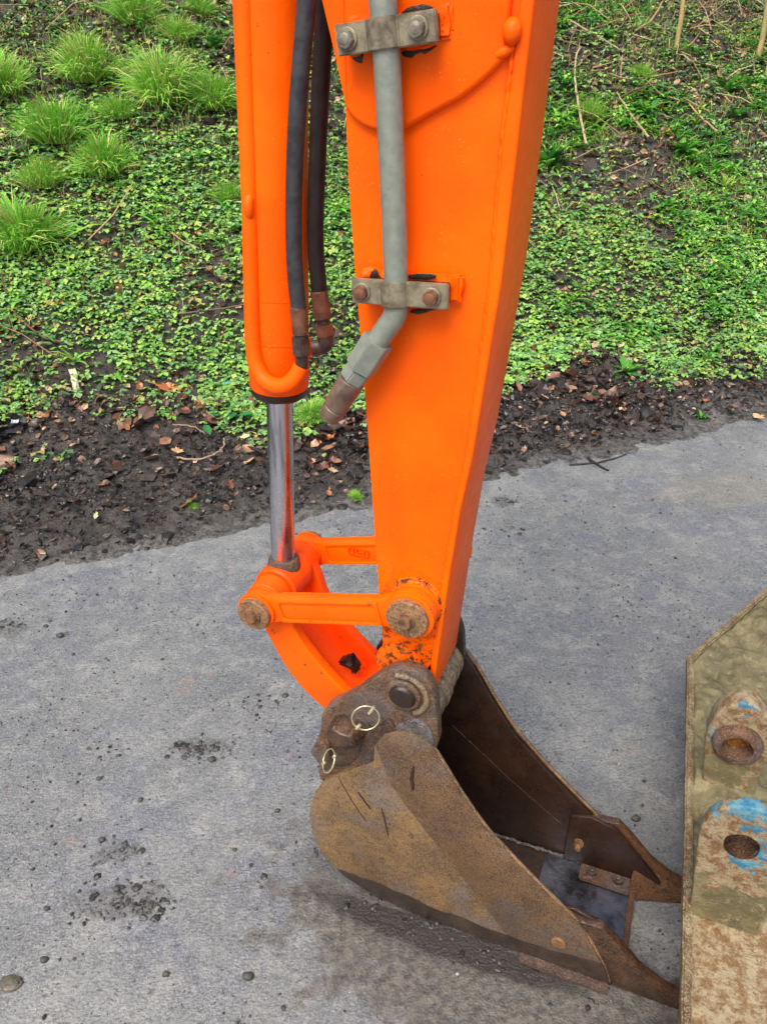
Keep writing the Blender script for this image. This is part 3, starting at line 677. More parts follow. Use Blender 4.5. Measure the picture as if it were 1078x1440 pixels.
add_attr(o.data, 'tint', np.repeat(cc, 12, 0)); tag(o, 'tangle of thin dry stalks over the upper right of the bank', 'brush', kind='stuff')
# large fallen leaves
def leafmesh(seed, n=9, curl=.25):
    g = np.random.default_rng(seed); V = [(0, 0, 0)]; k = n * 2
    for i in range(k):
        a = 2 * math.pi * i / k; r = (1 if i % 2 else .74) * g.uniform(.8, 1.1) * (1.25 if abs(math.cos(a)) > .8 else .8)
        x, y = r * math.cos(a) * .5, r * math.sin(a) * .4; V.append((x, y, curl * (y * y * 2.2 + x * x * .8) + g.normal(0, .03)))
    F = [(0, 1 + i, 1 + (i + 1) % k) for i in range(k)]
    me = np_mesh('fallen_leaf', np.array(V), np.array(F), False); return me
lcol = {'brown': (120, 76, 48), 'orange': (178, 104, 56), 'pale': (204, 164, 122), 'yellow': (196, 176, 84), 'dark': (84, 54, 42), 'cream': (214, 206, 160)}
fl = [(860, 224, .075, 'orange', 'round rusty orange fallen leaf on the bank right of the arm'), (240, 552, .11, 'orange', 'long curled orange leaf where green meets mud on the left'),
      (195, 568, .085, 'orange', 'pointed tan leaf lying flat on the mud left'), (283, 572, .09, 'pale', 'large pale lobed leaf by the foot of the ram'),
      (460, 622, .07, 'orange', 'bright orange leaf in the mud below the coupling'), (352, 655, .075, 'pale', 'pale tan leaf left of the chrome rod'),
      (345, 620, .045, 'cream', 'small cream leaf beside the trailing vine'), (268, 712, .09, 'brown', 'curled brown leaf by the tiny grass sprig'),
      (136, 732, .03, 'cream', 'small cream leaf on the grey mud'), (735, 540, .065, 'orange', 'tan leaf on the mud just right of the arm'),
      (728, 605, .08, 'pale', 'pale orange leaf near the tarmac right of the arm'), (765, 565, .075, 'pale', 'pale pinkish leaf in the mud heap'),
      (990, 532, .05, 'pale', 'small pink tan leaf by the drooping plant'), (1058, 545, .09, 'pale', 'pink tan leaf at the right edge of the mud'),
      (1065, 592, .08, 'pale', 'flat pinkish leaf at the tarmac edge on the far right'), (975, 295, .075, 'orange', 'light orange leaf among strap leaves'),
      (935, 190, .06, 'orange', 'tan leaf behind the leafy rosette'), (870, 128, .07, 'pale', 'pale leaf beside the thin reddish twig'),
      (105, 345, .08, 'orange', 'reddish leaf beside the lowest grass tuft'), (218, 350, .07, 'orange', 'small orange leaf in the ground cover left'),
      (85, 430, .065, 'orange', 'rust leaf low in the ground cover left'), (50, 465, .08, 'orange', 'orange leaf at the left foot of the bank'),
      (75, 555, .05, 'orange', 'orange scrap of leaf beside the white strip'), (765, 445, .05, 'brown', 'brown leaf in ground cover near the arm'),
      (800, 500, .075, 'brown', 'red brown leaf at the top of the mud heap'), (820, 515, .07, 'brown', 'red brown leaf leaning on its neighbour on the mud heap'),
      (1000, 425, .05, 'yellow', 'yellow leaf in the lower right ground cover'), (970, 275, .045, 'orange', 'little orange leaf above the light orange one'),
      (440, 655, .06, 'pale', 'pale leaf between rod and arm'), (468, 668, .055, 'pale', 'second pale leaf between rod and arm, nearer the arm'),
      (300, 505, .05, 'dark', 'dark red leaf at the edge of the green left of the ram'), (325, 690, .05, 'brown', 'brown leaf on mud left of the rod'),
      (300, 665, .07, 'dark', 'dark crumpled leaf below the vine'), (350, 700, .05, 'dark', 'dark leaf in front of the rod'),
      (1045, 225, .06, 'orange', 'tan leaf near the right edge'), (250, 640, .06, 'pale', 'pale leaf beside the hooped stalk')]
fmesh = {}
for i, (px, py, k, cn, lb) in enumerate(fl):
    key = (cn, i % 3)
    if key not in fmesh:
        me = leafmesh(20 + i, curl=.55 if i % 2 else .3); nvv = len(me.vertices); g = np.random.default_rng(i)
        add_attr(me, 'tint', np.clip(np.tile(L3(*lcol[cn]), (nvv, 1)) * g.uniform(.6, 1.15, (nvv, 1)), 0, 1)); me.materials.append(M['litter']); fmesh[key] = me
    o = link_mesh('fallen_leaf', fmesh[key], None, None, G(px, py) + Vector((0, 0, .022)))
    o.scale = (k * 1.1, k * 1.1, k); o.rotation_euler = (R.uniform(.1, .6), R.uniform(-.4, .4), R.uniform(0, 6.28))
    tag(o, lb, 'leaf', 'large fallen leaves')
# trailing vine with green leaves
vr = bpy.data.objects.new('trailing_vine', None); COL.objects.link(vr); vp = G(285, 640); vr.location = vp
tag(vr, 'uprooted vine with hooped pale stalk and glossy green leaves on the mud', 'vine')
def vinepart(name, pts, r, col, lift):
    o = twig(name, pts, r, r * .7, col, None, None, lift=lift); o.parent = vr; o.location = o.location - vp; return o
vinepart('stalk', [(250, 652), (275, 655), (300, 650), (316, 638), (316, 625)], .0048, (178, 156, 130), .03)
vinepart('stalk', [(245, 605), (275, 608), (290, 618)], .004, (160, 138, 112), .03)
vinepart('stalk', [(292, 592), (305, 602), (318, 600)], .004, (130, 140, 90), .05)
for k, (px, py, ln, an) in enumerate([(297, 625, .075, 2.0), (318, 606, .08, .9), (335, 598, .085, .2), (310, 600, .06, 2.6)]):
    LM = LEAF * ln * np.array((1, .85, 1)); cth, sth = math.cos(an), math.sin(an)
    Vv = np.c_[LM[:, 0] * cth - LM[:, 1] * sth, (LM[:, 0] * sth + LM[:, 1] * cth) * .8, LM[:, 2] + LM[:, 0] * .5 * sth]
    me = np_mesh('leaf', Vv, LEAFF, False); add_attr(me, 'tint', np.tile(L3(56, 134, 70), (7, 1)) * rng.uniform(.8, 1.1, (7, 1)))
    link_mesh('leaf', me, M['leaf'], vr, G(px, py) + Vector((0, 0, .05)) - vp)
# scraps and stones
def crumple(name, px, py, sx, sy, col, label, cat, seed, lift=.02, rz=0., amp=.35, rough='litter'):
    g = np.random.default_rng(seed); n = 7; u_, v_ = np.meshgrid(np.linspace(-.5, .5, n), np.linspace(-.5, .5, n))
    V = np.c_[u_.ravel() * sx, v_.ravel() * sy, g.normal(0, min(sx, sy) * amp * .35, n * n) + (u_.ravel() ** 2) * sx * .3]
    V[:, :2] += g.normal(0, min(sx, sy) * .05, (n * n, 2))
    me = np_mesh(name, V, grid_faces(n, n), False); add_attr(me, 'tint', np.tile(L3(*col), (n * n, 1)) * g.uniform(.7, 1.1, (n * n, 1)))
    o = link_mesh(name, me, M[rough], None, G(px, py) + Vector((0, 0, lift))); o.rotation_euler = (.45, 0, rz); return tag(o, label, cat)
crumple('plastic_scrap', 325, 546, .075, .03, (40, 170, 178), 'turquoise plastic scrap at the foot of the bank by the ram', 'litter', 1, .03)
crumple('plastic_strip', 107, 545, .035, .16, (222, 214, 190), 'twisted cream plastic strip lying where green meets mud', 'litter', 2, .04, .4)
crumple('black_sheet', 12, 606, .17, .10, (20, 20, 22), 'torn black plastic sheet at the left edge of the mud', 'plastic', 3, .03, .2)
crumple('plastic_flake', 25, 607, .035, .02, (186, 196, 206), 'pale shiny flake on the black plastic sheet', 'litter', 4, .055)
def rock(name, p, size, col, label, cat, seed, mat='mudbit', sub=3):
    from mathutils import noise
    b = bmesh.new(); bmesh.ops.create_icosphere(b, subdivisions=sub, radius=1)
    for v in b.verts:
        v.co *= 1 + .35 * noise.noise(v.co * 1.1 + Vector((seed, 0, 0))) + .12 * noise.noise(v.co * 3.2 + Vector((0, seed, 0)))
        v.co = Vector((v.co.x * size[0], v.co.y * size[1], v.co.z * size[2]))
    me = bpy.data.meshes.new(name); b.to_mesh(me); b.free()
    for q in me.polygons: q.use_smooth = True
    n = len(me.vertices); add_attr(me, 'tint', np.tile(L3(*col), (n, 1)) * rng.uniform(.75, 1.12, (n, 1)))
    return tag(link_mesh(name, me, M[mat], None, p), label, cat)
rock('stone', G(3, 655) + Vector((0, 0, .015)), (.07, .05, .04), (150, 118, 96), 'pinkish stone half in the mud at the left edge', 'stone', 1)
rock('stone', G(50, 598) + Vector((0, 0, .012)), (.03, .024, .02), (104, 98, 94), 'small grey stone beside the black plastic sheet', 'stone', 5)
Z0 = lambda x, y, z=.0: world(PZ(x, y, z))
rock('mud_lump', Z0(16, 1383, .004), (.024, .018, .0045), (98, 93, 80), 'flat sandy brown mud lump on the tarmac at the bottom left', 'mud lump', 7)
for px, py, k, lb in [(298, 1068, .013, 'rounded grey stone in the crumbled patch left of the bucket'), (143, 1181, .010, 'dark pebble left on open tarmac above the muddy patch'),
                      (139, 1095, .008, 'dark pebble upper left of open tarmac'), (164, 1250, .010, 'dark pebble at the top of the muddy patch'),
                      (894, 1151, .012, 'black pebble on the tarmac beyond the far side cutter'), (66, 1278, .007, 'dark pebble left of the muddy patch'),
                      (197, 1125, .008, 'grey pebble in the middle of the left tarmac'), (167, 1062, .006, 'small dark pebble on the left tarmac'),
                      (390, 1140, .008, 'dark pebble near the back of the bucket'), (84, 893, .013, 'brown pebble with crumbs on the upper left tarmac'),
                      (228, 927, .006, 'small dark pebble below the verge'), (330, 1195, .006, 'small dark pebble left of the bucket'),
                      (233, 1370, .008, 'dark pebble near the bottom of the photo'), (62, 1350, .009, 'brown pebble near the sandy mud lump'),
                      (348, 1373, .013, 'grey chipped stone near the bottom centre left'), (643, 1370, .004, 'tiny white chip below the bucket')]:
    rock('pebble', Z0(px, py, k * .35), (k, k * .8, k * .6), (176, 174, 168) if 'white' in lb else (74, 72, 70), lb, 'pebble', px * .1, 'grit', 2)
# ------------------------------------------------------------------ EXCAVATOR ARM
VC = 1.18; N0, N1 = 1.105, 1.255        # stick side faces
arm = empty('excavator_arm', (-0.364, VC, 0.62))
tag(arm, 'orange excavator dipper arm with ram, hoses and steel pipe hanging over the bucket', 'excavator arm')
# stick body
le = q2([(452, 0), (471, 80), (485, 147), (489, 249), (498, 378), (507, 480), (517, 616), (524, 720), (532, 830), (538, 905)], N0)
ri = q2([(735, 0), (723, 71), (710, 200), (693, 396), (659, 640), (642, 720), (626, 823), (609, 930)], N0)
bc = PW(578, 942, N0)                    # boss under the plate
PB = PW(567, 983, 1.045)                 # bucket pin axis
topu = [(-.56, 1.95), (-.57, 3.2), (-.13, 3.2)]
body = topu[:2] + le + circ((PB.x, PB.z), .058, 14, 175, 345)[:] + ri[::-1] + [(ri[0][0] + .004, 1.9), topu[2]]
BC = PW(563, 930, N0)
body = [topu[1], topu[0]] + le + circ((BC.x, BC.z), .050, 14, 195, 335) + ri[::-1] + [topu[2]]
stick = MB().prism(body, N0, N1, .002).build('stick', M['orange_arm'], arm)
ro = q2([(751, 0), (739, 100), (728, 200), (705, 396), (665, 640), (647, 720), (630, 823), (608, 978)], 1.099)
ri2 = q2([(730, 0), (719, 100), (705, 200), (688, 396), (655, 640), (638, 720), (621, 823), (604, 960)], 1.099)
fp = [(-.13, 3.2)] + [(ri2[0][0] - .0, 1.9)] + ri2 + [(ro[-1][0], ro[-1][1])] + ro[::-1][1:] + [(ro[0][0] + .002, 1.9), (-.085, 3.2)]
MB().prism(fp, 1.098, 1.262, .0045, 3).build('front_plate', M['orange'], arm)
# weld fillets along the front plate and the curved doubler weld
def bead(pts, r, name, parent, mat, v, amp=.0012, step=.006, seg=8):
    P = [Vector((p[0], v, p[1])) for p in pts]; out = []
    for a, b in zip(P, P[1:]):
        n = max(1, int((b - a).length / step))
        out += [a.lerp(b, i / n) for i in range(n)]
    out.append(P[-1]); rr = [r * (1 + .18 * math.sin(i * 1.9) + R.uniform(-.12, .12)) for i in range(len(out))]
    return MB().tube([p + Vector((R.uniform(-1, 1), 0, R.uniform(-1, 1))) * amp for p in out], rr, seg).build(name, mat, parent, 60)
bead(q2([(726, 30), (721, 71), (706, 200), (690, 396), (657, 640), (640, 720), (623, 823), (606, 950)], 1.104), .0035, 'weld_bead', stick, M['orange'], 1.1035)
dbl = q2([(489, 152), (500, 166), (515, 177), (532, 183), (552, 184), (572, 181), (590, 170), (620, 153), (650, 138), (675, 118), (700, 95), (716, 76)], N0)
dbl = sm(dbl, 1, False)
MB().prism([(dbl[0][0] - .01, 3.0)] + [(p[0], p[1]) for p in dbl] + [(dbl[-1][0] + .004, 3.0)], 1.0930, 1.1062, .0115, 2).build('doubler_plate', M['orange'], arm, 70)
cb = PW(721, 47, 1.097); MB().tube([cb + Vector((0, -.004, -.012)), cb + Vector((0, -.006, -.004)), cb + Vector((0, -.005, .008)), cb + Vector((0, -.003, .016))], [.004, .011, .012, .006], 14).build('weld_lump', M['orange'], stick, 80)
cb = PW(711, 72, 1.099); MB().tube([cb + Vector((-.010, -.002, -.004)), cb + Vector((0, -.004, 0)), cb + Vector((.010, -.002, .006))], [.005, .007, .004], 12).build('weld_lump', M['orange'], stick, 80)
# link pin boss on the stick
LB = PW(571, 873, 1.045); LA = PW(355, 866, 1.045)
mb = MB().cyl((LB.x, 1.094, LB.z), (LB.x, 1.266, LB.z), .051, 48, .004).build('link_boss', M['orange_boss'], arm)
bead([(LB.x + .052 * math.cos(a), LB.z + .052 * math.sin(a)) for a in [i * .2 for i in range(32)]], .004, 'weld_bead', mb, M['orange_boss'], 1.1035)
# lower worn block and its ringed rusty sleeve round the bucket pin
MB().prism(circ((BC.x, BC.z - .004), .050, 40), 1.097, 1.1065, .003).build('boss_plate', M['orange_boss'], arm)
SL = PW(577, 1010, 1.083); mb = MB(); prof = []
for k in range(61):
    v = 1.083 + (1.278 - 1.083) * k / 60; d = (v - 1.083) / .195; r = .0530 + .0015 * math.sin(d * 47) + (.003 if .40 < d < .56 else 0) - (.004 if k in (12, 13, 24, 25, 36, 37, 48, 49) else 0)
    prof.append((Vector((SL.x, v, SL.z)), r))
mb.tube([p for p, _ in prof], [r for _, r in prof], 48).build('pin_sleeve', M['greased'], arm, 50)

# links
def link_obj(v0, v1, near):
    A2, B2 = (LA.x, LA.z), (LB.x, LB.z); d = Vector((B2[0] - A2[0], B2[1] - A2[1])).normalized(); nrm = Vector((-d.y, d.x)); ang = math.degrees(math.atan2(d.y, d.x))
    ra, rb, hh = .039, .047, .026
    def P(t, h): return (A2[0] + d.x * t + nrm.x * h, A2[1] + d.y * t + nrm.y * h)
    Ln = math.hypot(B2[0] - A2[0], B2[1] - A2[1])
    pts = circ(A2, ra, 26, ang + 60, ang + 300) + [P(.048, -hh - .001), P(.075, -hh), P(Ln - .080, -hh), P(Ln - .055, -hh - .003)] + circ(B2, rb, 30, ang + 232, ang + 488) + [P(Ln - .055, hh + .003), P(Ln - .080, hh), P(.075, hh), P(.048, hh + .001)]
    o = MB().prism(pts, v0 + .004, v1 - .004, .003, 2).build('link', M['orange_dirty'] if near else M['orange'], arm)
    # raised rim round a recessed web on each face, cast bosses at the ends
    for fa, fb in ((v0, v0 + .005), (v1 - .005, v1)):
        rim = [P(.052, -hh), P(Ln - .060, -hh), P(Ln - .060, hh), P(.052, hh)]
        hole = [P(cx + .007 * math.cos(rad(q)), cz + .007 * math.sin(rad(q))) for cx, cz, q0 in ((Ln - .073, hh - .0135, 0), (.065, hh - .0135, 90), (.065, -hh + .0135, 180), (Ln - .073, -hh + .0135, 270)) for q in range(q0, q0 + 91, 18)]
        MB().prism(rim, fa, fb, .0018, 2, [hole]).build('rib', M['orange_dirty'] if near else M['orange'], o)
        MB().prism(circ(A2, ra + .001, 40), fa - (.003 if fa == v0 else 0), fb + (0 if fa == v0 else .003), .002).build('end_boss', M['orange_dirty'] if near else M['orange'], o)
        MB().prism(circ(B2, rb + .001, 40), fa - (.003 if fa == v0 else 0), fb + (0 if fa == v0 else .003), .002).build('end_boss', M['orange_dirty'] if near else M['orange'], o)
    return o
lk1 = link_obj(1.060, 1.092, True); lk2 = link_obj(1.274, 1.306, False); lk2['label'] = 'far link of the pair, partly hidden behind the arm'
for (c, r) in ((LA, .0345), (LB, .0395)):
    for s_ in (1, -1):
        a, b = (1.045, 1.058) if s_ == 1 else (1.308, 1.321)
        o = MB().cyl((c.x, a, c.z), (c.x, b, c.z), r, 48, .0018).build('pin_cap', M['rust_pin'], arm)
        f = a - .0095 if s_ == 1 else b; g_ = a if s_ == 1 else b + .0095
        MB().cyl((c.x, f + .006 if s_ == 1 else f, c.z), (c.x, g_ if s_ == 1 else g_ - .006, c.z), .0175, 24, .001).build('washer', M['rust_bolt'], o)
        MB().hexa((c.x, f - .004 * s_, c.z), (c.x, g_, c.z), .0125, .3).build('bolt', M['rust_bolt'], o)
# far link's cast raised panel (illegible casting mark)
pc = PW(503, 777, 1.272); mk = MB()
for i, (du, dz, wu, wz) in enumerate([(-.022, 0, .003, .016), (.022, 0, .003, .016), (0, .008, .044, .002), (0, -.008, .044, .002), (-.012, 0, .004, .009), (-.004, .001, .003, .009), (.004, -.001, .005, .003), (.012, 0, .004, .009)]):
    mk.box((pc.x + du, 1.2735, pc.z + dz), (wu, .0028, wz), None, .0006)
mk.build('casting_mark', M['orange_red'], lk2)

# curved tipping lever: cross tube at the ram, two crescent flanges, web, lower tube
lev = None
PC_ = PW(489, 1036, 1.045)
fo = [(336, 868), (352, 882), (378, 892), (400, 934), (430, 970), (457, 996), (480, 1020)]
fi = [(512, 1000), (494, 980), (468, 955), (440, 921), (418, 890), (405, 850), (396, 835)]
out_ = q2([(366, 872), (381, 898), (402, 936), (430, 971), (458, 996)], 1.105); inn_ = q2([(506, 990), (492, 977), (467, 953), (439, 920), (417, 888), (408, 860)], 1.105)
shape = circ((LA.x, LA.z), .040, 14, 20, 190) + out_[1:] + circ((PC_.x, PC_.z), .040, 10, 215, 395) + inn_
shape = sm(shape, 1)
lever = MB().prism(shape, 1.100, 1.125, .004, 3).build('tipping_lever', M['orange_dirty'], arm)
MB().prism(shape, 1.235, 1.260, .004, 3).build('flange', M['orange_red'], lever)
# web between the flanges, along the middle of the crescent
mid = [((a[0] + b[0]) / 2, (a[1] + b[1]) / 2) for a, b in zip(out_[1:], inn_[::-1][1:5])]
o1 = [(LA.x + .01, LA.z - .03)] + mid + [(PC_.x, PC_.z + .01)]
wb = [(p[0] - .010, p[1] - .006) for p in o1] + [(p[0] + .010, p[1] + .006) for p in o1[::-1]]
MB().prism(wb, 1.12, 1.24, .002).build('web', M['orange_red'], lever)
MB().cyl((LA.x, 1.094, LA.z), (LA.x, 1.136, LA.z), .0405, 48, .003).build('pivot_tube', M['orange_dirty'], lever)
MB().cyl((LA.x, 1.224, LA.z), (LA.x, 1.272, LA.z), .0405, 48, .003).build('pivot_tube', M['orange_red'], lever)
MB().cyl((PC_.x, 1.082, PC_.z), (PC_.x, 1.278, PC_.z), .0385, 48, .003).build('pivot_tube', M['orange_red'], lever)
g1 = PW(492, 932, 1.16); MB().box((g1.x, 1.165, g1.z - .004), (.040, .034, .018), Matrix.Rotation(.8, 3, 'Y'), .004).densify(.006).jitter(.009, 45).build('grease_or_gap_shade', M['grease'], lever, 60)

# ram
ax = lambda z: -.683 + .0525 * (z - .82)
rod = MB().cyl((ax(.83), VC, .83), (ax(1.25), VC, 1.25), .0243, 48, 0).build('ram_rod', M['chrome'], arm)
MB().cyl((LA.x, 1.139, LA.z), (LA.x, 1.221, LA.z), .0465, 48, .004).build('rod_eye', M['orange_red'], rod)
MB().tube([(ax(.83), VC, LA.z + .026), (ax(.85), VC, LA.z + .040), (ax(.86), VC, LA.z + .052), (ax(.87), VC, LA.z + .058)], [.036, .034, .031, .026], 32).jitter(.002, 70).build('eye_collar', M['rust_cast'], rod, 60)
zb = PW(392, 562, VC - .05).z
barrel = MB().tube([(ax(z), VC, z) for z in (zb + .004, zb + .0041, zb + .008, zb + .095, zb + .0951, zb + .097, zb + .0971, zb + .17, zb + .1701, zb + .1725, zb + .1726, 3.2)],
                   [.050, .052, .0535, .0535, .0535, .0545, .0535, .0535, .0535, .0542, .0532, .0532], 64).build('ram_barrel', M['orange_ram'], arm, 50)
MB().tube([(ax(z), VC, z) for z in (zb - .012, zb - .0119, zb - .008, zb + .003, zb + .0031)], [.030, .046, .0495, .0515, .049], 64).jitter(.0015, 80).build('gland', M['grease'], barrel, 50)
fpp = [PW(x, y, v) for x, y, v in [(344, 2, 1.134), (348, 120, 1.134), (351, 230, 1.133), (353, 330, 1.131), (355, 440, 1.128), (356, 485, 1.126), (359, 510, 1.122), (368, 531, 1.116), (380, 541, 1.111), (394, 544, 1.109), (408, 539, 1.111), (418, 527, 1.116), (424, 514, 1.120)]]
t0_ = fpp[0] - fpp[1]; t0_.normalize()
up = [fpp[0] + t0_ * 1.4]
cl_ = sm([tuple(p) for p in up + fpp], 2, False)
MB().tube(cl_, .0142, 24).build('feed_pipe', M['orange_ram'], barrel, 60)
bp = PW(353, 290, 1.125); MB().tube([bp + Vector((-.002, .002, -.022)), bp + Vector((-.001, -.006, -.008)), bp + Vector((0, -.006, .008)), bp + Vector((0, .002, .022))], [.004, .0075, .0075, .004], 16).build('pipe_bump', M['orange'], barrel, 80)
# port boss on the right of the barrel
pp = PW(437, 488, VC); MB().cyl((ax(pp.z) + .045, VC - .01, pp.z), (ax(pp.z) + .068, VC - .01, pp.z + .004), .017, 28, .003).build('hose_port', M['orange'], barrel)
# hoses
def hose(name, pts, r, mat, label=None):
    P = [PW(x, y, v) for x, y, v in pts]; P = [P[0] + Vector((.03, 0, 1.2))] + P
    o = MB().tube(sm([tuple(p) for p in P], 3, False), r, 24).build(name, mat, arm, 60)
    if label: o['label'] = label
    return o
h1 = hose('hydraulic_hose', [(436, -60, 1.10), (431, 0, 1.10), (426, 60, 1.10), (419, 140, 1.10), (415, 210, 1.105), (413, 280, 1.11), (413, 350, 1.11), (416, 400, 1.11), (420, 434, 1.112)], .0128, M['rubber'], 'black rubber hose in front of the ram')
h2 = hose('hydraulic_hose', [(462, -60, 1.14), (458, 0, 1.15), (454, 60, 1.17), (449, 150, 1.18), (446, 230, 1.185), (443, 310, 1.185), (444, 360, 1.185), (449, 410, 1.185)], .0135, M['rubber2'], 'shaded rubber hose between the ram and the arm')
def fit(parent, name, a, b, r, mat, hexn=False, va=1.112, vb=None):
    A3 = PW(a[0], a[1], va); B3 = PW(b[0], b[1], vb or va)
    return (MB().hexa(A3, B3, r, .5, .0015) if hexn else MB().cyl(A3, B3, r, 28, .0015)).build(name, mat, parent)
fit(h1, 'ferrule', (419, 430), (423, 470), .0135, M['brass']); fit(h1, 'ferrule_neck', (423, 468), (423, 476), .0105, M['dkfit'])
fit(h1, 'hose_nut', (422, 474), (424, 498), .0160, M['dkfit'], True, 1.112, 1.114); fit(h1, 'hose_tail', (424, 497), (424, 521), .0108, M['dkfit'], False, 1.114, 1.119)
fit(h2, 'ferrule', (448, 408), (454, 448), .0150, M['brass'], False, 1.185); fit(h2, 'ferrule_neck', (454, 446), (456, 456), .0105, M['dkfit'], False, 1.185)
fit(h2, 'hose_nut', (455, 455), (457, 472), .0170, M['brass'], True, 1.185)
e3 = [PW(457, 470, 1.185), PW(458, 480, 1.185), PW(456, 486, 1.185), PW(449, 488, 1.184), PW(438, 489, 1.178)]
MB().tube(sm([tuple(p) for p in e3], 2, False), .0135, 22).build('elbow', M['dkfit'], h2, 60)
# steel pipe
vp_ = 1.066
pl = [PW(x, y, v) for x, y, v in [(533, -90, vp_), (538, 0, vp_), (545, 100, vp_), (550, 210, vp_), (554, 300, vp_), (557, 400, vp_), (558, 432, vp_), (554, 447, vp_), (544, 461, vp_), (533, 477, vp_ - .002), (524, 490, vp_ - .003)]]
pl = [pl[0] + Vector((-.05, 0, 1.1))] + pl
pipe = MB().tube(sm([tuple(p) for p in pl], 2, False), .0176, 32).build('steel_pipe', M['pipe'], arm, 60)
na, nb, nc, nd_, ne = PW(532, 478, 1.064), PW(507, 517, 1.062), PW(495, 533, 1.061), PW(484, 552, 1.060), PW(462, 588, 1.059)
MB().hexa(na, nb, .0255, .25, .0012).build('hex_nut', M['pipe'], pipe)
MB().hexa(nb, nc, .0225, .1, .002).build('adaptor', M['pipe'], pipe)
dd = (ne - nd_)
MB().tube([nc, nc + dd * .02, nd_, nd_ + dd * .02, nd_ + dd * .5, nd_ + dd * .52, nd_ + dd * .56, nd_ + dd * .58, nd_ + dd * .80, nd_ + dd * .82, nd_ + dd * .97, ne],
          [.0205, .0212, .0212, .0200, .0200, .0182, .0182, .0196, .0196, .0178, .0170, .0130], 36).build('coupling', M['couple'], pipe, 40)
MB().cyl(ne - dd * .02, ne + dd.normalized() * .0006, .0095, 24, 0).build('bore_shade', M['grease'], pipe)  # dark end disc painted as the shade inside the open bore
# clamps
def clamp(c, tilt, half, rsad, lab):
    Cc = PW(c[0], c[1], 1.068); rot = Matrix.Rotation(-tilt, 3, 'Y')
    def W(x, v, z): q = rot @ Vector((x, 0, z)); return Vector((Cc.x + q.x, v, Cc.z + q.z))
    hz = .0175
    t = bmesh.new(); prof = []                # bar with an arched middle, swept along the pipe direction
    L_, Rr = half
    inner = 1.072
    prof_out = [(-L_, 1.058)] + [(-rsad - .006, 1.058)] + [(rsad * math.cos(a) * -1, 1.066 - rsad * math.sin(a)) for a in np.linspace(.35, math.pi - .35, 12)] + [(rsad + .006, 1.058), (Rr, 1.058)]
    prof_in = [(Rr, 1.070), (-L_, 1.070)]
    ring = prof_out + prof_in; a_ = [t.verts.new(W(x, v, -hz)) for x, v in ring]; b_ = [t.verts.new(W(x, v, hz)) for x, v in ring]
    n = len(ring)
    for i in range(n): t.faces.new((a_[i], a_[(i + 1) % n], b_[(i + 1) % n], b_[i]))
    t.faces.new(a_[::-1]); t.faces.new(b_); bmesh.ops.recalc_face_normals(t, faces=t.faces)
    bmesh.ops.bevel(t, geom=[e for e in t.edges if e.calc_face_angle(0) > .9], offset=.0015, segments=2, affect='EDGES', clamp_overlap=True)
    mb = MB(); mb._add(t); o = mb.build('pipe_clamp', M['clamp'], arm); o['label'] = lab
    MB().box(W((Rr - L_) / 2 + .002, 1.078, .0), (L_ + Rr - .010, .0150, hz * 2 - .004), rot, .002).build('spacer', M['rust_dark'], o)
    MB().box(W((Rr - L_) / 2 + .006, 1.0955, .004), (L_ + Rr + .010, .017, hz * 2 + .006), rot, .004).densify(.009).jitter(.0065, 48, c[0]).build('mounting_pad', M['orange_dirty'], o, 60)
    for x, k in ((-L_ + .0165, 0.2), (Rr - .0225, .6)):
        MB().cyl(W(x, 1.0545, 0), W(x, 1.0582, 0), .0135, 28, .0008).build('washer', M['clamp'], o)
        MB().hexa(W(x, 1.0455, 0), W(x, 1.055, 0), .0112, k, .0012).cyl(W(x, 1.0448, 0), W(x, 1.046, 0), .0072, 20, .0004).build('bolt', M['bolt'] if c[1] < 200 else M['brass'], o)
clamp((541, 47), rad(7), (.063, .070), .0225, 'upper pipe clamp with grey bolts')
clamp((557, 411), rad(2), (.066, .080), .0225, 'lower pipe clamp with rusty bolts')

def dark_patch(pxs, v, name='grease_or_gap_shade', mat='grease', th=.004, sd=1, parent=None):  # thin dark patches: grease, plus painted shade of the clamp gap
    MB().prism(sm(q2(pxs, v), 1), v, v + th, .0012).densify(.010).jitter(.0028, 70, sd).build(name, M[mat], parent or stick, 60)
dark_patch([(560, 22), (572, 10), (590, 4), (608, 6), (606, 18), (590, 21), (575, 25)], 1.083, sd=2)
dark_patch([(476, 66), (500, 72), (518, 74), (519, 90), (508, 92), (498, 84), (480, 76)], 1.093, sd=3)
dark_patch([(562, 72), (600, 68), (620, 62), (600, 76), (570, 84)], 1.093, sd=4)
dark_patch([(573, 387), (590, 384), (610, 387), (614, 391), (596, 393), (575, 394)], 1.081, sd=5)  # dark strip painted as the shaded gap above the lower clamp
dark_patch([(518, 392), (522, 381), (528, 378), (532, 386), (536, 393)], 1.081, sd=6)  # same gap shade, left of the pipe
dark_patch([(578, 436), (600, 435), (617, 434), (590, 441), (575, 441)], 1.100, sd=7)
